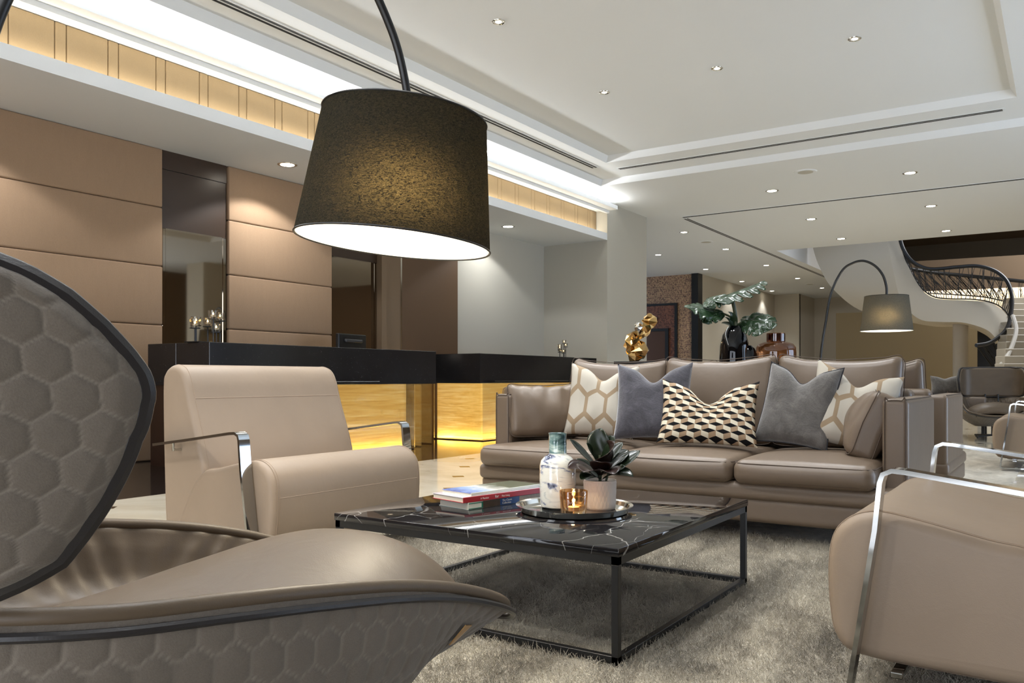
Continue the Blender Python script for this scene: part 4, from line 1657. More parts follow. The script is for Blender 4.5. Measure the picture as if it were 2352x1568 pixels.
# ================================================================== SOFAS
def make_sofa(name, label, loc, rz):
    """faces local -Y; 2.43 wide"""
    t = thing(name, label, 'sofa', loc, rz, 'brown leather sofas')
    hw = 1.215
    bm = bmesh.new()
    rbox(bm, 2 * hw, 1.10, 0.13, 0.028, (0, 0.0, 0.165), 3, 12)
    obj('lower_base', bm, M['taupe'], t)
    bm = bmesh.new()
    rbox(bm, 2 * hw + 0.015, 1.13, 0.09, 0.03, (0, -0.005, 0.262), 3, 12)
    ub = obj('upper_base', bm, M['taupe'], t)
    for sx in (-1, 1):
        bm = bmesh.new()
        rbox(bm, 0.12, 0.96, 0.46, 0.028, (sx * (hw - 0.06), 0.08, 0.51), 4, 6)
        ar = obj('armrest', bm, M['taupe'], t)
        bm = bmesh.new()
        x = sx * (hw - 0.06)
        tube(bm, catmull([(x - 0.046, -0.398, 0.30), (x - 0.046, -0.398, 0.715), (x - 0.03, -0.396, 0.732), (x + 0.03, -0.396, 0.732), (x + 0.046, -0.398, 0.715), (x + 0.046, -0.398, 0.30)], 4), 0.003, 6)
        tube(bm, [(x - 0.048, -0.39, 0.738), (x - 0.048, 0.5, 0.738)], 0.003, 6)
        tube(bm, [(x + 0.048, -0.39, 0.738), (x + 0.048, 0.5, 0.738)], 0.003, 6)
        obj('arm_seam', bm, M['taupeseam'], ar)
    bm = bmesh.new()
    rbox(bm, 2 * hw - 0.2, 0.16, 0.50, 0.04, (0, 0.48, 0.53), 4, 8)
    obj('back_frame', bm, M['taupe'], t)
    # seat cushions: the outer ones run out in front of the arms
    edges = [-1.205, -0.305, 0.41, 1.10]
    for i in range(3):
        x0, x1 = edges[i] + 0.003, edges[i + 1] - 0.003
        sxw = x1 - x0

        def f(u, p, sxw=sxw):
            q = p.copy()
            if p.z > 0:
                q.z += 0.03 * (1 - abs(u.x) ** 2.5) * (1 - abs(u.y) ** 2.5)
            else:
                q.z += 0.0
            if u.y < -0.5:
                q.y -= 0.018 * (1 - abs(u.x) ** 3) * (1 - abs(u.z) ** 2)
            q.z += 0.004 * noise.noise(Vector((q.x * 3 + i * 7, q.y * 3, 0)))
            return q
        bm = bmesh.new()
        rbox(bm, sxw, 0.96, 0.125, 0.05, ((x0 + x1) / 2, -0.125, 0.36), 5, 10, f)
        if i == 0:                       # cut back round the arm
            for v in bm.verts:
                if v.co.y > -0.41 and v.co.x < -1.092:
                    v.co.x = -1.092
                elif v.co.y > -0.47 and v.co.x < -1.092:
                    v.co.y = min(v.co.y, -0.405)
        cu = obj('seat_cushion', bm, M['taupe'], t)
        bm = bmesh.new()
        for zz in (0.404, 0.318):
            pts = []
            yf = -0.605
            for k in range(25):
                u = -1 + 2 * k / 24
                e = max(0.0, abs(u) - (1 - 0.05 / (sxw / 2))) / (0.05 / (sxw / 2))
                pts.append(((x0 + x1) / 2 + u * sxw / 2 * (1 - 0.006 * e), yf - 0.0125 * (1 - abs(u) ** 3) + 0.05 * (1 - math.sqrt(max(0, 1 - e * e))) + 0.013, zz + 0.002))
            yb = 0.2
            pts = [(x0 + 0.012, yb, zz)] + pts + [(x1 - 0.012, yb, zz)]
            tube(bm, pts, 0.0026, 6)
        obj('cushion_piping', bm, M['taupeseam'], cu)
    # back cushions
    for i in range(3):
        cx = [-0.70, 0.02, 0.725][i]
        wv = [0.72, 0.72, 0.70][i]

        def f(u, p, i=i):
            q = p.copy()
            b = (1 - u.x ** 2) * (1 - u.z ** 2)
            q.y += (0.05 if p.y > 0 else -0.05) * b * 1.0
            # soft ears and a sagging top edge
            if u.z > 0:
                q.z += 0.034 * abs(u.x) ** 4 * u.z - 0.016 * (1 - u.x ** 2) * u.z
            q.y += 0.006 * noise.noise(Vector((q.x * 6 + i * 3, q.z * 6, 1)))
            q.z += 0.006 * noise.noise(Vector((q.x * 7 + i * 5, q.y * 3, 4))) * max(0, u.z)
            return q
        lean = Matrix.Translation((cx, 0.33 + [0.0, -0.02, 0.0][i], 0.685 + [0.0, 0.01, 0.005][i])) @ Matrix.Rotation(R(-11), 4, 'X') @ Matrix.Rotation(R([1.2, -0.6, 1.5][i]), 4, 'Y')
        bm = bmesh.new()
        rbox(bm, wv, 0.13, 0.54, 0.055, (0, 0, 0), 5, 12, f, lean)
        bc = obj('back_cushion', bm, M['taupe'], t)
        bm = bmesh.new()
        for yy in (-0.048, 0.048):
            pts = []
            for k in range(64):
                a = 2 * PI * k / 64
                c_, s_ = math.cos(a), math.sin(a)
                e = 0.13
                px = (wv / 2 + 0.0005) * math.copysign(abs(c_) ** e, c_)
                pz = 0.2705 * math.copysign(abs(s_) ** e, s_)
                q = f(Vector((px / (wv / 2), yy / 0.065, pz / 0.27)), Vector((px, yy, pz)))
                pts.append(lean @ q)
            tube(bm, pts, 0.0024, 6, True)
        obj('cushion_piping', bm, M['taupeseam'], bc)
    for x in (-1.08, 1.08):
        for y in (-0.44, 0.44):
            bm = bmesh.new()
            box(bm, x - 0.03, x + 0.03, y - 0.02, y + 0.02, 0.0, 0.105, 0.003, 1)
            obj('foot', bm, M['chrome'], t)
    return t


SX, SY = -1.85, 4.80
sofa = make_sofa('sofa', 'taupe leather three-seat sofa with throw pillows facing the marble table', (SX, SY, 0.008), R(0))
dup(sofa, (SX, 6.55, 0.0), PI, 'taupe leather sofa standing back to back behind the pillowed sofa', None)

# ================================================================== PILLOWS
def throw_pillow(name, label, loc, yaw, lean, w, h, th, mat, chop=0.06, roll=0.0, piping=None, seed=0, group=None, sink=0.0):
    """local: width on X, height on Z, face towards -Y; origin at the bottom edge"""
    o_mat = Matrix.Translation(loc) @ Matrix.Rotation(yaw, 4, 'Z') @ Matrix.Rotation(-lean, 4, 'X') @ Matrix.Rotation(roll, 4, 'Y')
    n = 40

    def surf(side):
        def f(a, b):
            u, v = 2 * a - 1, 2 * b - 1
            x = w / 2 * u * (1 - 0.07 * (1 - v * v))
            z = h / 2 * v * (1 - 0.07 * (1 - u * u))
            y = side * th / 2 * max(0.0, (1 - u ** 4) * (1 - v ** 4)) ** 0.55 * (0.80 + 0.2 * (1 - v) * 0.5)
            if chop:
                k = math.exp(-(u / 0.34) ** 2) * max(0.0, (v + 0.15) / 1.15) ** 1.6
                z -= chop * k
                y *= 1 - 0.35 * k
                z += chop * 0.3 * abs(u) ** 3 * max(0, v)
            nz = noise.noise(Vector((x * 7 + seed * 3.1, z * 7, side + seed)))
            nz2 = noise.noise(Vector((x * 17 + seed * 3.1, z * 5, side * 2 + seed)))
            e = (1 - u ** 6) * (1 - v ** 6)
            y += side * (0.010 * nz + 0.005 * nz2) * e
            return Vector((x, y, z + h / 2))
        return f
    bm = bmesh.new()
    for s in (-1, 1):
        grid_mesh(bm, n, n, surf(s), lambda a, b: (a * w / 0.45, b * h / 0.45))
    bmesh.ops.remove_doubles(bm, verts=bm.verts, dist=1e-4)
    t = thing(name, label, 'pillow', loc, 0, group)
    t.rotation_euler = (o_mat.to_3x3()).to_euler()
    obj('pillow_cover', bm, mat, t, angle=80)
    if piping:
        bm = bmesh.new()
        f = surf(1)
        pts = [f(k / 24, 0) for k in range(24)] + [f(1, k / 24) for k in range(24)] + [f(1 - k / 24, 1) for k in range(24)] + [f(0, 1 - k / 24) for k in range(24)]
        for p in pts:
            p.y = 0
        tube(bm, pts, 0.004, 6, True)
        obj('edge_piping', bm, piping, t)
    return t


def seat_pt(px, py, Y, dz=0):
    return W(px, py, Y)
P_ = M
throw_pillow('throw_pillow', 'cream pillow with tan honeycomb lattice, leftmost on the sofa', W(1372, 1003, 5.28), R(16), R(16), 0.45, 0.46, 0.15, M['trellis'], 0.075, R(3), None, 1, 'throw pillows on the sofa')
throw_pillow('throw_pillow', 'dark blue-grey velvet pillow second from the left on the sofa', W(1496, 1010, 5.02), R(14), R(20), 0.47, 0.47, 0.14, M['velvetblue'], 0.09, R(-1), None, 2, 'throw pillows on the sofa')
throw_pillow('throw_pillow', 'wide pillow with black, white and tan cube print in the middle of the sofa', W(1622, 1022, 4.72), R(18), R(30), 0.56, 0.39, 0.14, M['cubes'], 0.125, R(2), None, 3, 'throw pillows on the sofa')
throw_pillow('throw_pillow', 'grey velvet pillow with dark piping right of the cube print pillow', W(1812, 1024, 4.62), R(-2), R(20), 0.41, 0.46, 0.15, M['velvetgrey'], 0.08, R(6), M['pipingdark'], 4, 'throw pillows on the sofa')
throw_pillow('throw_pillow', 'cream pillow with tan honeycomb lattice, at the right end of the sofa', W(1940, 1030, 4.50), R(22), R(24), 0.46, 0.47, 0.15, M['trellis'], 0.085, R(14), None, 5, 'throw pillows on the sofa')


def bolster(name, label, loc, yaw, lean, w, h, th, seed):
    """flat leather cushion with a gusset and two seams; leans against the arm"""
    m = Matrix.Rotation(yaw, 4, 'Z') @ Matrix.Rotation(-lean, 4, 'X')
    t = thing(name, label, 'pillow', loc, 0, 'leather arm cushions')
    t.rotation_euler = m.to_3x3().to_euler()

    def f(u, p):
        q = p.copy()
        b = (1 - u.x ** 2) * (1 - u.z ** 2)
        q.y += math.copysign(0.065 * b, p.y)
        q.y += 0.018 * noise.noise(Vector((q.x * 9 + seed, q.z * 6, 2)))
        q.z += 0.012 * noise.noise(Vector((q.x * 8 + seed, 3, 4))) * max(0, u.z) - 0.018 * max(0, u.z) * (1 - u.x ** 2)
        # creases running down from the top edge
        q.y += 0.010 * math.sin(q.x * 60 + 3 * noise.noise(Vector((q.x * 5, q.z * 5, seed)))) * max(0.0, u.z) ** 2 * (1 - u.x ** 4)
        return q
    bm = bmesh.new()
    rbox(bm, w, th, h, 0.045, (0, 0, h / 2), 5, 22, f)
    o = obj('cushion_cover', bm, M['taupe'], t)
    bm = bmesh.new()
    for yy in (-th * 0.36, th * 0.36):
        pts = []
        for k in range(64):
            a = 2 * PI * k / 64
            c_, s_ = math.cos(a), math.sin(a)
            e = 0.16
            p = Vector((w / 2 * math.copysign(abs(c_) ** e, c_) * 1.002, yy, h / 2 * math.copysign(abs(s_) ** e, s_) * 1.002))
            q = f(Vector((p.x / (w / 2), p.y / (th / 2), p.z / (h / 2))), p)
            pts.append(q + Vector((0, 0, h / 2)))
        tube(bm, pts, 0.0026, 6, True)
    obj('cushion_piping', bm, M['taupeseam'], o)
    return t


bolster('arm_cushion', 'brown leather cushion leaning on the left arm of the pillowed sofa', W(1252, 1004, 5.40), R(52), R(14), 0.50, 0.35, 0.13, 1.0)
bolster('arm_cushion', 'brown leather cushion leaning on the right arm of the pillowed sofa', (-0.93, 4.72, 0.44), R(-78), R(24), 0.50, 0.36, 0.14, 7.0)

# ================================================================== CONSOLE BETWEEN THE SOFAS AND ITS VASES
cs_ = thing('console_table', 'dark wood console table hidden between the two sofas', 'table', (-2.0, 5.575, 0))
bxo('tabletop', -1.0, 1.30, -0.14, 0.14, 0.70, 0.74, M['darkwood'], cs_, 0.003)
for x in (-0.97, 1.27):
    for y in (-0.11, 0.11):
        bxo('leg', x - 0.02, x + 0.02, y - 0.02, y + 0.02, 0, 0.70, M['darkwood'], cs_)
KZ = 0.74
v1 = W(1687, 868, 5.6)
bv = thing('black_vase', 'glossy black double-bodied vase holding big split leaves behind the sofa', 'vase', (v1.x, v1.y, KZ))
bm = bmesh.new()
lathe(bm, [(0.0, 0.0), (0.07, 0.0), (0.088, 0.02), (0.098, 0.10), (0.100, 0.24), (0.095, 0.33), (0.078, 0.40), (0.05, 0.445), (0.038, 0.46), (0.032, 0.455), (0.03, 0.40)], 44, cap_bottom=False)
obj('large_body', bm, M['blackglaze'], bv)
bm = bmesh.new()
cc = cr * 0.085 + cf * 0.03
lathe(bm, [(0.0, 0.0), (0.05, 0.0), (0.06, 0.02), (0.063, 0.10), (0.063, 0.21), (0.056, 0.27), (0.04, 0.31), (0.02, 0.328), (0.0, 0.33)], 40, (cc.x, cc.y, 0), cap_bottom=False)
obj('small_body', bm, M['blackglaze'], bv)

# the cut leaves stand in the vase
mo_ = thing('monstera_stems', 'large dark green split leaves standing in the black vase', 'plant', (v1.x, v1.y, KZ + 0.44))


def pt(px, py, dy=0.0):
    return W(px, py, 5.6 + dy) - Vector((v1.x, v1.y, KZ + 0.44))


def split_leaf(tip, mid, base, width, up, droop, lobes=6, seed=0):
    """a monstera blade: midrib from base to tip, lobes cut apart towards the rim"""
    base, mid, tip = Vector(base), Vector(mid), Vector(tip)
    up = Vector(up).normalized()
    bm = bmesh.new()
    nu, nv = lobes * 7, 9

    def P(u, q):
        p = base * (1 - u) ** 2 + mid * 2 * u * (1 - u) + tip * u * u
        d = ((mid - base) * (1 - u) + (tip - mid) * u).normalized()
        s = d.cross(up).normalized()
        n = s.cross(d)
        w = (math.sin(PI * min(1, (0.12 + 0.88 * u) ** 0.8)) ** 0.6) * width / 2 if u < 1 else 0
        a = abs(q)
        return p + s * q * w + d * a * a * w * 0.35 + n * (-droop * a ** 1.7 * w + 0.07 * w * a * math.cos(u * lobes * 2 * PI)) + n * 0.01 * noise.noise(Vector((u * 6, q * 3, seed)))
    for side in (-1, 1):
        vs = [[bm.verts.new(P(i / nu, side * j / nv)) for j in range(nv + 1)] for i in range(nu + 1)]
        for i in range(nu):
            ph = (i % 7)
            for j in range(nv):
                if j >= 5 and ph == 6 and 6 < i < nu - 6:
                    continue
                if j >= 8 and ph in (0, 5) and 6 < i < nu - 6:
                    continue
                bm.faces.new((vs[i][j], vs[i + 1][j], vs[i + 1][j + 1], vs[i][j + 1]))
    bmesh.ops.remove_doubles(bm, verts=bm.verts, dist=1e-4)
    for v in [v for v in bm.verts if not v.link_faces]:
        bm.verts.remove(v)
    o = obj('leaf', bm, M['monstera'], mo_, angle=70)
    o.modifiers.new('thick', 'SOLIDIFY').thickness = 0.0015
    bm = bmesh.new()
    tube(bm, [base * (1 - u) ** 2 + mid * 2 * u * (1 - u) + tip * u * u for u in [k / 14 for k in range(14)]], 0.002, 5)
    obj('midrib', bm, M['stem'], o)
    return o


V0 = Vector((0, 0, 0.0))
def stalk(pts, r=0.008):
    bm = bmesh.new()
    tube(bm, catmull(pts, 6), r, 8)
    obj('stalk', bm, M['stem'], mo_)
stalk([V0 + Vector((0, 0, -0.05)), pt(1690, 735), pt(1686, 705), pt(1680, 682)], 0.013)
stalk([pt(1692, 745), pt(1678, 728), pt(1655, 718), pt(1640, 714)], 0.007)
stalk([pt(1690, 748), pt(1700, 742), pt(1712, 742)], 0.006)
# top leaf : long blade rising to the upper right, its left half drooping
split_leaf(pt(1757, 645, 0.05), pt(1705, 664, 0.0), pt(1634, 690, -0.02), 0.24, (-0.25, -0.35, 1), 0.45, 6, 1)
split_leaf(pt(1624, 706, -0.05), pt(1634, 682, -0.03), pt(1672, 678, 0.0), 0.16, (0.2, -0.5, 1), 0.3, 3, 2)
# left leaf
split_leaf(pt(1582, 708, -0.10), pt(1600, 704, -0.05), pt(1652, 720, 0.0), 0.19, (0.1, -0.75, 0.7), 0.25, 3, 3)
split_leaf(pt(1616, 742, -0.08), pt(1632, 722, -0.05), pt(1660, 716, 0.0), 0.12, (0.3, -0.6, 0.6), 0.2, 3, 4)
# right leaf, drooping toward the camera
split_leaf(pt(1772, 756, -0.14), pt(1748, 724, -0.05), pt(1700, 742, 0.0), 0.22, (0.0, -0.7, 0.75), 0.25, 5, 5)
split_leaf(pt(1742, 770, -0.16), pt(1735, 745, -0.08), pt(1700, 745, 0.0), 0.13, (0.0, -0.6, 0.8), 0.25, 4, 6)
# small dark leaves at the mouth
for tip, mid, w_ in (((1657, 742), (1668, 742), 0.05), ((1664, 728), (1672, 732), 0.04), ((1672, 716), (1684, 722), 0.05), ((1726, 752), (1710, 748), 0.045)):
    bm = bmesh.new()
    blade(bm, pt(1690, 748), pt(*mid, -0.02), pt(*tip, -0.05), w_, up=(0, -0.8, 0.6), cup=0.1)
    obj('leaf', bm, M['monstera'], mo_)

v2 = W(1782, 868, 5.58)
av = thing('amber_vase', 'brown amber glass jar with short wide neck behind the sofa', 'vase', (v2.x, v2.y, KZ))
bm = bmesh.new()
lathe(bm, [(0.0, 0.0), (0.10, 0.0), (0.122, 0.012), (0.130, 0.05), (0.131, 0.28), (0.128, 0.315), (0.112, 0.338), (0.085, 0.348), (0.060, 0.353), (0.058, 0.36), (0.058, 0.406), (0.060, 0.410), (0.054, 0.410), (0.052, 0.37)], 48, cap_bottom=False)
obj('glass_body', bm, M['ambervase'], av)
bm = bmesh.new()
lathe(bm, [(0.0605, 0.356), (0.0605, 0.406)], 48, cap_bottom=False)
obj('neck_band', bm, thin_glass('dark_amber_glass', (0.42, 0.22, 0.15, 1), 0.3), av)

# ------------------------------------------------------------------ gold sculpture on its black stand
g0 = W(1462, 830, 6.4)
sd = thing('plant_stand', 'black pedestal under the gold sculpture behind the sofa', 'pedestal', (g0.x, g0.y, 0))
bxo('top', -0.13, 0.13, -0.13, 0.13, g0.z - 0.03, g0.z, M['blackmetal'], sd, 0.003)
bxo('column', -0.05, 0.05, -0.05, 0.05, 0.02, g0.z - 0.03, M['blackmetal'], sd)
bxo('foot', -0.12, 0.12, -0.12, 0.12, 0.0, 0.02, M['blackmetal'], sd)
gs = thing('gold_sculpture', 'faceted twisting gold sculpture behind the left end of the sofa', 'sculpture', (g0.x, g0.y, g0.z))
def gp(px, py, d=0.0):
    return W(px, py, 6.4 + d) - g0
rnd = random.Random(5)
def facet_chain(pts, radii, n=6):
    bm = bmesh.new()
    q = catmull([Vector(p) for p in pts], 2)
    radii = [interp([(k, r) for k, r in enumerate(radii)], i / 2) for i in range(len(q))]
    pts = q
    rings = []
    for i, (p, r) in enumerate(zip(pts, radii)):
        d = (pts[min(len(pts) - 1, i + 1)] - pts[max(0, i - 1)]).normalized()
        a = d.cross(Vector((0.3, 1, 0.2))).normalized()
        b = d.cross(a)
        ph = rnd.random() * 2
        rings.append([bm.verts.new(p + (a * math.cos(2 * PI * k / n + ph) + b * math.sin(2 * PI * k / n + ph)) * r * rnd.uniform(0.7, 1.3)) for k in range(n)])
    for A, B in zip(rings, rings[1:]):
        for k in range(n):
            bm.faces.new((A[k], A[(k + 1) % n], B[(k + 1) % n], B[k]))
    bm.faces.new(rings[0][::-1])
    bm.faces.new(rings[-1])
    bmesh.ops.triangulate(bm, faces=bm.faces)
    return bm
obj('lower_body', facet_chain([gp(1466, 829), gp(1462, 820), gp(1470, 806), gp(1458, 790), gp(1450, 775)], [0.03, 0.07, 0.075, 0.055, 0.04]), M['gold'], gs, smooth=False)
obj('upper_body', facet_chain([gp(1448, 812), gp(1446, 795), gp(1450, 775), gp(1462, 768), gp(1474, 768), gp(1484, 756)], [0.02, 0.04, 0.045, 0.04, 0.035, 0.03]), M['gold'], gs, smooth=False)
obj('wing', facet_chain([gp(1478, 770), gp(1486, 752), gp(1492, 738), gp(1490, 725), gp(1488, 720)], [0.03, 0.04, 0.055, 0.035, 0.012], 5), M['gold'], gs, smooth=False)
obj('head', facet_chain([gp(1474, 770), gp(1468, 758), gp(1466, 748), gp(1460, 741)], [0.03, 0.04, 0.035, 0.012], 5), M['steel'], gs, smooth=False)

# ================================================================== WING CHAIRS
def hex_edge(x, y):
    """distance to the rim of a unit hexagon cell (flat left and right sides)"""
    r3 = 1.7320508
    ax, ay = x % 1.0 - 0.5, y % r3 - r3 / 2
    bx, by = (x + 0.5) % 1.0 - 0.5, (y + r3 / 2) % r3 - r3 / 2
    if ax * ax + ay * ay > bx * bx + by * by:
        ax, ay = bx, by
    ax, ay = abs(ax), abs(ay)
    return 0.5 - max(ax, 0.5 * ax + 0.8660254 * ay)


CELL = 0.050
def quilt_puff(a, b):
    e = hex_edge(a / CELL, b / CELL)
    return 0.0046 * (1 - math.exp(-e / 0.10)), max(0.0, 1 - e / 0.045)


def set_stitch(o, vals):
    at = o.data.attributes.new('stitch', 'FLOAT', 'POINT')
    at.data.foreach_set('value', vals)


A_TAB = [(0.565, 0.30), (0.59, 0.42), (0.62, 0.49), (0.69, 0.545), (0.76, 0.582), (0.80, 0.598), (0.82, 0.601), (0.845, 0.592), (0.89, 0.560), (0.925, 0.525), (0.95, 0.485), (0.968, 0.435), (0.977, 0.36), (0.98, 0.25)]


def back_pos(a, z, off=0.0):
    """point of the back shell: a = distance round from the middle, z = height"""
    s = math.copysign(1, a)
    a = abs(a)
    b0, r = 0.235, 0.16
    if a < b0:
        p, n = Vector((a, -0.42)), Vector((0, -1))
    elif a < b0 + r * 1.35:
        f = (a - b0) / r
        p = Vector((b0 + r * math.sin(f), -0.42 + r * (1 - math.cos(f))))
        n = Vector((math.sin(f), -math.cos(f)))
    else:
        f = 1.35
        k = a - b0 - r * f
        p = Vector((b0 + r * math.sin(f) + k * math.cos(f), -0.42 + r * (1 - math.cos(f)) + k * math.sin(f)))
        n = Vector((math.sin(f), -math.cos(f)))
    p = p + n * off
    return Vector((s * p.x, p.y - 0.055 - 0.10 * (z - 0.6), z))


RIM_R = [(-0.02, -0.505, 0.55), (0.18, -0.485, 0.55), (0.33, -0.41, 0.548), (0.415, -0.27, 0.54), (0.432, -0.1, 0.528), (0.426, 0.03, 0.514), (0.408, 0.2, 0.489), (0.387, 0.34, 0.457), (0.364, 0.45, 0.420), (0.336, 0.52, 0.388), (0.295, 0.555, 0.364), (0.24, 0.57, 0.352)]


def make_wing_chair(name, label, loc, rz):
    t = thing(name, label, 'armchair', loc, rz, 'grey quilted wing chairs')
    # ---- back shell
    NA, NZ = 380, 140
    z0, z1 = A_TAB[0][0], A_TAB[-1][0]

    def zz(v):
        return z0 + (z1 - z0) * v
    for side, mat in ((1, 'quilt'), (-1, 'brownleather')):
        bm = bmesh.new()
        st = []

        def f(u, v):
            z = zz(v)
            A = smooth_interp(A_TAB, z)
            a = A * (2 * u - 1)
            e = min(1.0, (A - abs(a)) / 0.03) * min(1.0, (z1 - z) / 0.02 + 0.02) * min(1, (z - z0) / 0.02 + 0.02)
            e = max(0.0, e) ** 0.5
            if side > 0:
                d, q = quilt_puff(a, z + 0.013)
                st.append(q * e)
                off = 0.012 + 0.016 * e + d * e
            else:
                off = -0.004 - 0.022 * e + 0.003 * noise.noise(Vector((a * 8, z * 12, 2)))
            return back_pos(a, z, off)
        grid_mesh(bm, NA if side > 0 else 80, NZ if side > 0 else 40, f)
        if side > 0:
            o = obj('quilted_back', bm, M[mat], t, angle=180)
            set_stitch(o, st)
        else:
            obj('leather_back', bm, M[mat], t, angle=180)
    bm = bmesh.new()
    pts = []
    tab = [zz(k / 60) for k in range(61)]
    for z in tab:
        pts.append(back_pos(smooth_interp(A_TAB, z), z, 0.004))
    top = [back_pos(a, z1, 0.004) for a in [0.24 - 0.48 * k / 20 for k in range(21)]]
    bot = [back_pos(a, z0, 0.004) for a in [-0.28 + 0.56 * k / 20 for k in range(21)]]
    left = [back_pos(-smooth_interp(A_TAB, z), z, 0.004) for z in reversed(tab)]
    tube(bm, pts + top + left + bot, 0.0155, 10, True)
    obj('leather_edge', bm, M['darkleather'], t)
    # ---- seat shell
    rr = catmull(RIM_R, 8)
    right = rr[::-1]                                        # front tip to the rear middle
    left = [Vector((-p.x, p.y, p.z)) for p in rr]
    n_front = 24
    a, b = left[-1], right[0]
    front = []
    for k in range(1, n_front):
        s = k / n_front
        p = a.lerp(b, s)
        p.y += 0.02 * math.sin(PI * s)
        p.z -= 0.03 * math.sin(PI * s) ** 0.6
        front.append(p)
    rim = right + left + front
    # dense closed loop
    def resample(loop, n):
        L = [0.0]
        for i in range(len(loop)):
            L.append(L[-1] + (loop[(i + 1) % len(loop)] - loop[i]).length)
        out, j = [], 0
        for k in range(n):
            d = L[-1] * k / n
            while L[j + 1] < d:
                j += 1
            f_ = (d - L[j]) / max(1e-9, L[j + 1] - L[j])
            out.append(loop[j].lerp(loop[(j + 1) % len(loop)], f_))
        return out, L[-1]
    NR = 760
    loop, LEN = resample(rim, NR)

    def hull(i, w):
        p = loop[i % NR]
        fr = max(0.0, min(1.0, (p.y - 0.30) / 0.22))
        bpt = Vector((p.x * (0.50 if p.y < 0 else 0.50 - 0.12 * p.y / 0.5), p.y * (0.62 if p.y < 0 else 0.06) - 0.02, 0.165))
        q = p.lerp(bpt, w)
        out = Vector((p.x, p.y * 0.9, 0)).normalized()
        q += out * (0.075 * (1 - 0.9 * fr) * math.sin(PI * w ** 0.85)) + Vector((0, 0, -0.05 * (1 - 0.8 * fr) * math.sin(PI * w)))
        return q
    NH = 100
    bm = bmesh.new()
    st = []
    vs = []
    base = [[hull(i, j / NH) for j in range(NH + 1)] for i in range(NR)]
    for i in range(NR):
        row = []
        for j in range(NH + 1):
            p = base[i][j]
            du = base[(i + 1) % NR][j] - base[i - 1][j]
            dv = base[i][min(NH, j + 1)] - base[i][max(0, j - 1)]
            nrm = dv.cross(du)
            nrm.normalize()
            if nrm.dot(Vector((p.x, p.y, -0.1))) < 0:
                nrm = -nrm
            hx_ = p.y * 1.0 + (0.5 * p.x if abs(p.y) > 0.3 else 0)
            d, q = quilt_puff(LEN * i / NR, -j / NH * 0.42 + 0.02)
            e = min(1, j / 4)
            st.append(q * e)
            row.append(bm.verts.new(p + nrm * d * e))
        vs.append(row)
    for i in range(NR):
        for j in range(NH):
            A, B = vs[i], vs[(i + 1) % NR]
            bm.faces.new((A[j], B[j], B[j + 1], A[j + 1]))
    cap = bm.faces.new([vs[i][NH] for i in range(NR)])
    o = obj('quilted_seat_shell', bm, M['quilt'], t, angle=180)
    set_stitch(o, st)
    # rolled leather rim and dark piping under it
    bm = bmesh.new()
    lp, _ = resample(rim, 220)
    inn = [p + Vector((-p.x, -p.y, 0)).normalized() * 0.010 + Vector((0, 0, 0.004)) for p in lp]
    tube(bm, inn, 0.0125, 14, True)
    obj('leather_rim', bm, M['brownleather'], t)
    bm = bmesh.new()
    tube(bm, [p + Vector((p.x, p.y, 0)).normalized() * 0.008 + Vector((0, 0, -0.014)) for p in lp], 0.0065, 8, True)
    obj('dark_piping', bm, M['darkleather'], t)
    # inner leather bowl
    bm = bmesh.new()
    lv = [(0.975, 0.006, 0), (0.945, -0.002, 0.02), (0.90, -0.03, 0.12), (0.84, -0.08, 0.38), (0.74, -0.14, 0.7), (0.60, -0.16, 0.95), (0.3, -0.16, 1.0), (0.02, -0.16, 1.0)]
    rows = []
    NI = 420
    li, _ = resample(rim, NI)
    for k in range(36):
        s_ = k / 35 * (len(lv) - 1)
        i0 = min(len(lv) - 2, int(s_))
        fr = s_ - i0
        sc = lv[i0][0] * (1 - fr) + lv[i0 + 1][0] * fr
        dz = lv[i0][1] * (1 - fr) + lv[i0 + 1][1] * fr
        fl_ = lv[i0][2] * (1 - fr) + lv[i0 + 1][2] * fr
        row = []
        for i, p in enumerate(li):
            z = (p.z + dz) * (1 - fl_) + 0.385 * fl_
            w_ = math.sin(PI * min(1, k / 22)) if k < 22 else 0
            wr = 0.009 * w_ * math.sin(i / NI * LEN * 88 + 6 * noise.noise(Vector((p.x * 4, p.y * 4, k * 0.08)))) * (1 if p.y < 0.45 else 0.2)
            row.append(bm.verts.new((p.x * (sc + wr), p.y * (sc + wr), z)))
        rows.append(row)
    for A, B in zip(rows, rows[1:]):
        for i in range(NI):
            bm.faces.new((A[i], A[(i + 1) % NI], B[(i + 1) % NI], B[i]))
    obj('leather_bowl', bm, M['brownleather'], t, angle=180)
    # seat cushion with a soft crest at the front
    prof = [(-0.36, 0.40), (-0.2, 0.425), (0.0, 0.452), (0.15, 0.478), (0.28, 0.500), (0.38, 0.507), (0.45, 0.494), (0.51, 0.462), (0.545, 0.42), (0.553, 0.385), (0.545, 0.36)]
    pc = catmull([(p[0], 0, p[1]) for p in prof], 5)
    bm = bmesh.new()

    def cf_(u, v):
        q = 2 * u - 1
        i = min(len(pc) - 1, int(round(v * (len(pc) - 1))))
        y, z = pc[i].x, pc[i].z
        hw = 0.355 if y < 0.1 else 0.355 - 0.125 * ((y - 0.1) / 0.45) ** 2.2
        drop = 0.085 * abs(q) ** 2.4 + 0.03 * abs(q) ** 8
        zz_ = z - drop
        if v > 0.8:
            zz_ = max(zz_, 0.352)
        yy = y - 0.02 * abs(q) ** 2 * max(0, (y - 0.2))
        return Vector((hw * q, yy, zz_ + 0.002 * noise.noise(Vector((q * 3, y * 6, 1)))))
    grid_mesh(bm, 48, len(pc) - 1, cf_)
    obj('seat_cushion', bm, M['brownleather'], t, angle=180)
    # small metal tag near the front of the right side
    i_tag = min(range(NR), key=lambda i: (loop[i] - Vector((0.372, 0.42, 0.43))).length)
    bm = bmesh.new()
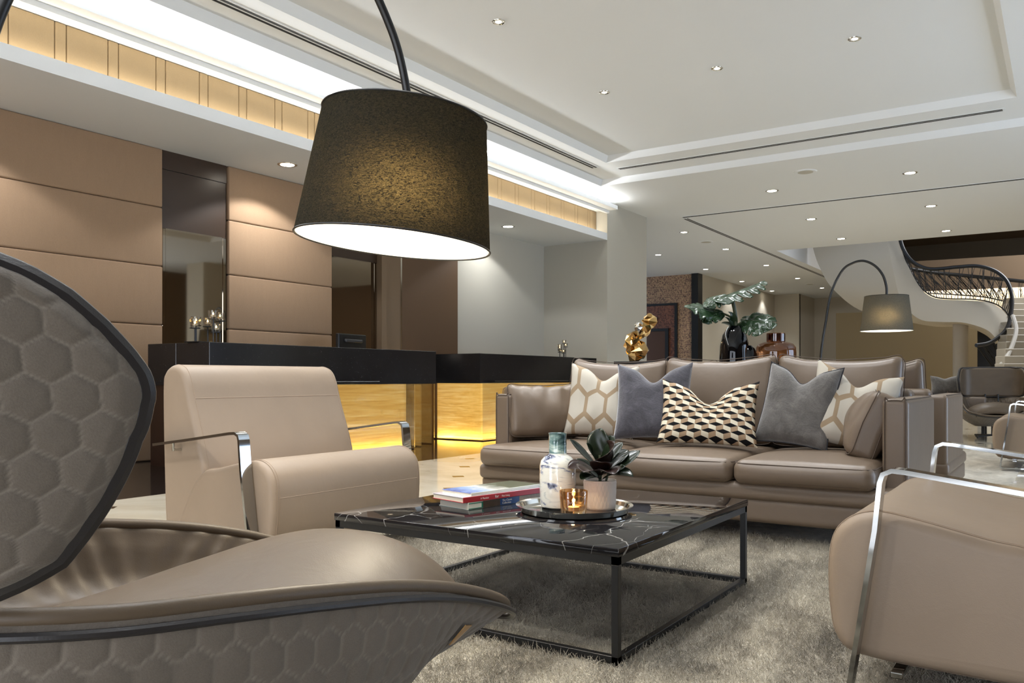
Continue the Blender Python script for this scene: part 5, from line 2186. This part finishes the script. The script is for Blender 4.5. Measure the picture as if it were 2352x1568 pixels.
    def tagpt(da, w_):
        p = hull(i_tag + da, w_)
        return p + Vector((p.x, p.y, -0.1)).normalized() * 0.009
    q = [tagpt(-4, 0.13), tagpt(4, 0.13), tagpt(4, 0.22), tagpt(-4, 0.22)]
    fc = bm.faces.new([bm.verts.new(p) for p in q])
    tg = obj('metal_tag', bm, plain('dull_brass', (150, 116, 72), 0.35, 0.7), t, smooth=False)
    tg.modifiers.new('thick', 'SOLIDIFY').thickness = 0.002
    # pedestal
    bm = bmesh.new()
    tube(bm, [(0, 0, 0.05), (0, 0, 0.20)], 0.03, 16)
    obj('pedestal_post', bm, M['blackmetal'], t)
    for k in range(4):
        an = PI / 4 + k * PI / 2
        bm = bmesh.new()
        bar(bm, (0, 0, 0.045), (0.30 * math.cos(an), 0.30 * math.sin(an), 0.03), 0.035, 0.02)
        box(bm, 0.29 * math.cos(an) - 0.012, 0.29 * math.cos(an) + 0.012, 0.29 * math.sin(an) - 0.012, 0.29 * math.sin(an) + 0.012, 0.0, 0.03)
        obj('pedestal_foot', bm, M['blackmetal'], t, smooth=False)
    # bracket that carries the back
    bm = bmesh.new()
    for x in (-0.08, 0.08):
        tube(bm, [(x, -0.40, 0.50), (x, -0.43, 0.60)], 0.012, 8)
    obj('back_bracket', bm, M['blackmetal'], t)
    return t


wing = make_wing_chair('wing_chair', 'large grey quilted wing chair with brown leather seat, nearest the camera at lower left', (-1.33, 0.90, 0.018), R(-10))
wp = W(2290, 868, 11.4)
dup(wing, (wp.x - 0.05, wp.y + 0.15, 0.018), R(187), 'small grey wing chair with leather inside, far right before the stair steps', None)

# ================================================================== STAIRCASE
sec = [((2050, 470), (2012, 470), (1845, 470), 20.6, 22.2),
       ((2066, 553), (2037, 555), (1868, 572), 20.5, 22.0),
       ((2083, 602), (2050, 612), (1885, 618), 20.4, 21.9),
       ((2110, 655), (2066, 680), (1912, 662), 20.3, 21.8),
       ((2140, 682), (2088, 714), (1975, 712), 20.2, 21.8),
       ((2180, 688), (2118, 735), (2070, 736), 20.1, 21.7),
       ((2230, 690), (2160, 739), (2150, 750), 20.0, 21.5),
       ((2280, 697), (2215, 741), (2215, 750), 19.8, 21.2),
       ((2316, 728), (2266, 757), (2262, 768), 19.4, 20.8),
       ((2322, 765), (2290, 780), (2286, 790), 19.0, 20.3)]
stt = thing('spiral_staircase', 'curved white staircase with black railing in the far right opening', 'staircase', W(2150, 868, 20.0) * 1.0)
so = Vector(stt.location)
cols4 = []
for k in range(4):
    pts = []
    for tf, bf, bb, Y, Yb in sec:
        q = [W(*tf, Y), W(*bf, Y), W(*bb, Yb)]
        q.append(q[2] + (q[0] - q[1]))
        pts.append(q[k] - so)
    cols4.append(catmull(pts, 6))
bm = bmesh.new()
vv = [[bm.verts.new(cols4[k][i]) for k in range(4)] for i in range(len(cols4[0]))]
for A, B in zip(vv, vv[1:]):
    for k in range(4):
        bm.faces.new((A[k], A[(k + 1) % 4], B[(k + 1) % 4], B[k]))
bm.faces.new(vv[0])
bm.faces.new(vv[-1])
obj('stair_body', bm, M['wall'], stt, angle=40)
def rail(pxs, r, mat=M['iron'], name='handrail'):
    pts = catmull([W(a, b, Y) - so for a, b, Y in pxs], 10)
    bm = bmesh.new()
    tube(bm, pts, r, 8)
    o = obj(name, bm, mat, stt)
    return pts
h1 = rail([(2062, 520, 20.4), (2072, 565, 20.4), (2090, 595, 20.3), (2115, 612, 20.2), (2145, 618, 20.1), (2200, 613, 20.0), (2245, 611, 19.9), (2285, 622, 19.7), (2312, 645, 19.5), (2324, 680, 19.3), (2322, 720, 19.1), (2314, 752, 18.9), (2296, 772, 18.8), (2270, 788, 18.7), (2242, 793, 18.6)], 0.045)
l1 = rail([(2066, 553, 20.4), (2084, 605, 20.4), (2112, 655, 20.3), (2142, 680, 20.2), (2182, 686, 20.1), (2232, 687, 20.0), (2272, 693, 19.8), (2300, 706, 19.5), (2318, 728, 19.2), (2322, 765, 19.0), (2314, 800, 18.9), (2300, 830, 18.8), (2286, 852, 18.7)], 0.016, name='bottom_rail')
h2 = rail([(2084, 616, 21.2), (2150, 626, 21.2), (2220, 633, 21.0), (2290, 640, 20.6), (2360, 647, 20.2)], 0.045)
l2 = rail([(2130, 673, 21.2), (2200, 677, 21.2), (2260, 682, 21.0), (2310, 692, 20.6), (2360, 700, 20.2)], 0.016, name='bottom_rail')
rnd = random.Random(11)
def along(pts, u):
    s = u * (len(pts) - 1)
    i = min(len(pts) - 2, int(s))
    return pts[i].lerp(pts[i + 1], s - i)
def infill(hp, lp, n):
    bm = bmesh.new()
    for k in range(n + 1):
        u = k / n
        bar(bm, along(hp, u), along(lp, u), 0.016)
        if k < n:
            c = u + 0.5 / n
            for w_ in (-0.9, -0.5, 0.4, 0.8):
                j = rnd.uniform(-0.15, 0.15)
                a = along(hp, min(1, max(0, c + (w_ + j) / n * 0.9)))
                b = along(lp, min(1, max(0, c + (w_ * 0.1 + j) / n)))
                if rnd.random() < 0.35:
                    a = a.lerp(b, 0.35)
                bar(bm, a, b, 0.010)
    obj('iron_infill', bm, M['iron'], stt, smooth=False)
infill(h1, l1, 22)
infill(h2, l2, 12)
# white edge of the lower flight
rail([(2278, 862, 17.6), (2296, 842, 17.7), (2315, 815, 17.9), (2328, 785, 18.1), (2334, 755, 18.4), (2326, 725, 18.7)], 0.045, M['white'], 'white_stringer')
# stone steps climbing away at the right edge of the picture
for i in range(17):
    z = 0.165 * i
    Y = 15.6 + 0.29 * i
    xl = 2296 + 1.6 * i if i > 5 else 2282 + 3 * i
    a = W(xl, 868, Y)
    b = W(xl + 190, 868, Y)
    d = Vector((SN * -1, CS, 0))
    bm = bmesh.new()
    vs_ = []
    for zz_ in (max(0, z - 0.02), z + 0.165):
        for p in (a, b, b + d * 0.34, a + d * 0.34):
            vs_.append(bm.verts.new((p.x - so.x, p.y - so.y, zz_ - so.z)))
    for f in ((3, 2, 1, 0), (4, 5, 6, 7), (0, 1, 5, 4), (1, 2, 6, 5), (2, 3, 7, 6), (3, 0, 4, 7)):
        bm.faces.new([vs_[q] for q in f])
    bmesh.ops.bevel(bm, geom=list(bm.edges), offset=0.012, segments=1, affect='EDGES')
    obj('step', bm, M['step'], stt, smooth=False)
colp = W(2206, 868, 20.6)
bm = bmesh.new()
lathe(bm, [(0.17, 0.0), (0.17, 2.35)], 36, (colp.x, colp.y, 0), cap_top=True)
struct('column', bm, M['column'])
# lit wall of the upper landing, washed by a cove under its pelmet
wall_between('wall_landing', W(2090, 868, 23.5), W(2520, 868, 21.5), 2.35, 3.75, M['wall'])
wall_between('trim_9', W(2090, 868, 22.9), W(2520, 868, 20.9), 3.22, 4.05, M['walltaupe'], 0.08)
pl_ = (W(2090, 868, 23.2) + W(2520, 868, 21.2)) / 2
lg = light('landing_light', 'AREA', (pl_.x, pl_.y, 3.5), 60, (1, 0.86, 0.62), None, shape='RECTANGLE', size=5.0, size_y=0.12)
dd = W(2520, 868, 21.2) - W(2090, 868, 23.2)
lg.rotation_euler = (0, 0, math.atan2(dd.y, dd.x))
light('stair_light', 'AREA', (0.5, 23.5, 5.8), 170, (0.95, 0.97, 1.0), None, shape='RECTANGLE', size=3.0, size_y=3.0, dir=(-0.2, -0.1, -1))

# ================================================================== SMALL FAR THINGS
sb = W(2172, 868, 12.4)
ob = thing('bench', 'dark upholstered bench far behind the sofas, left of the far wing chair', 'bench', (sb.x, sb.y, 0))
bm = bmesh.new()
rbox(bm, 1.1, 0.5, 0.16, 0.04, (0, 0, 0.50), 3, 6)
obj('seat', bm, M['taupe'], ob)
for x in (-0.5, 0.5):
    for y in (-0.2, 0.2):
        bxo('leg', x - 0.02, x + 0.02, y - 0.02, y + 0.02, 0, 0.43, M['blackmetal'], ob)
throw_pillow('throw_pillow', 'patterned cushion on the bench far behind the sofas', (sb.x, sb.y, 0.60), R(30), R(8), 0.42, 0.28, 0.14, M['velvetgrey'], 0.03, 0, None, 8, None)
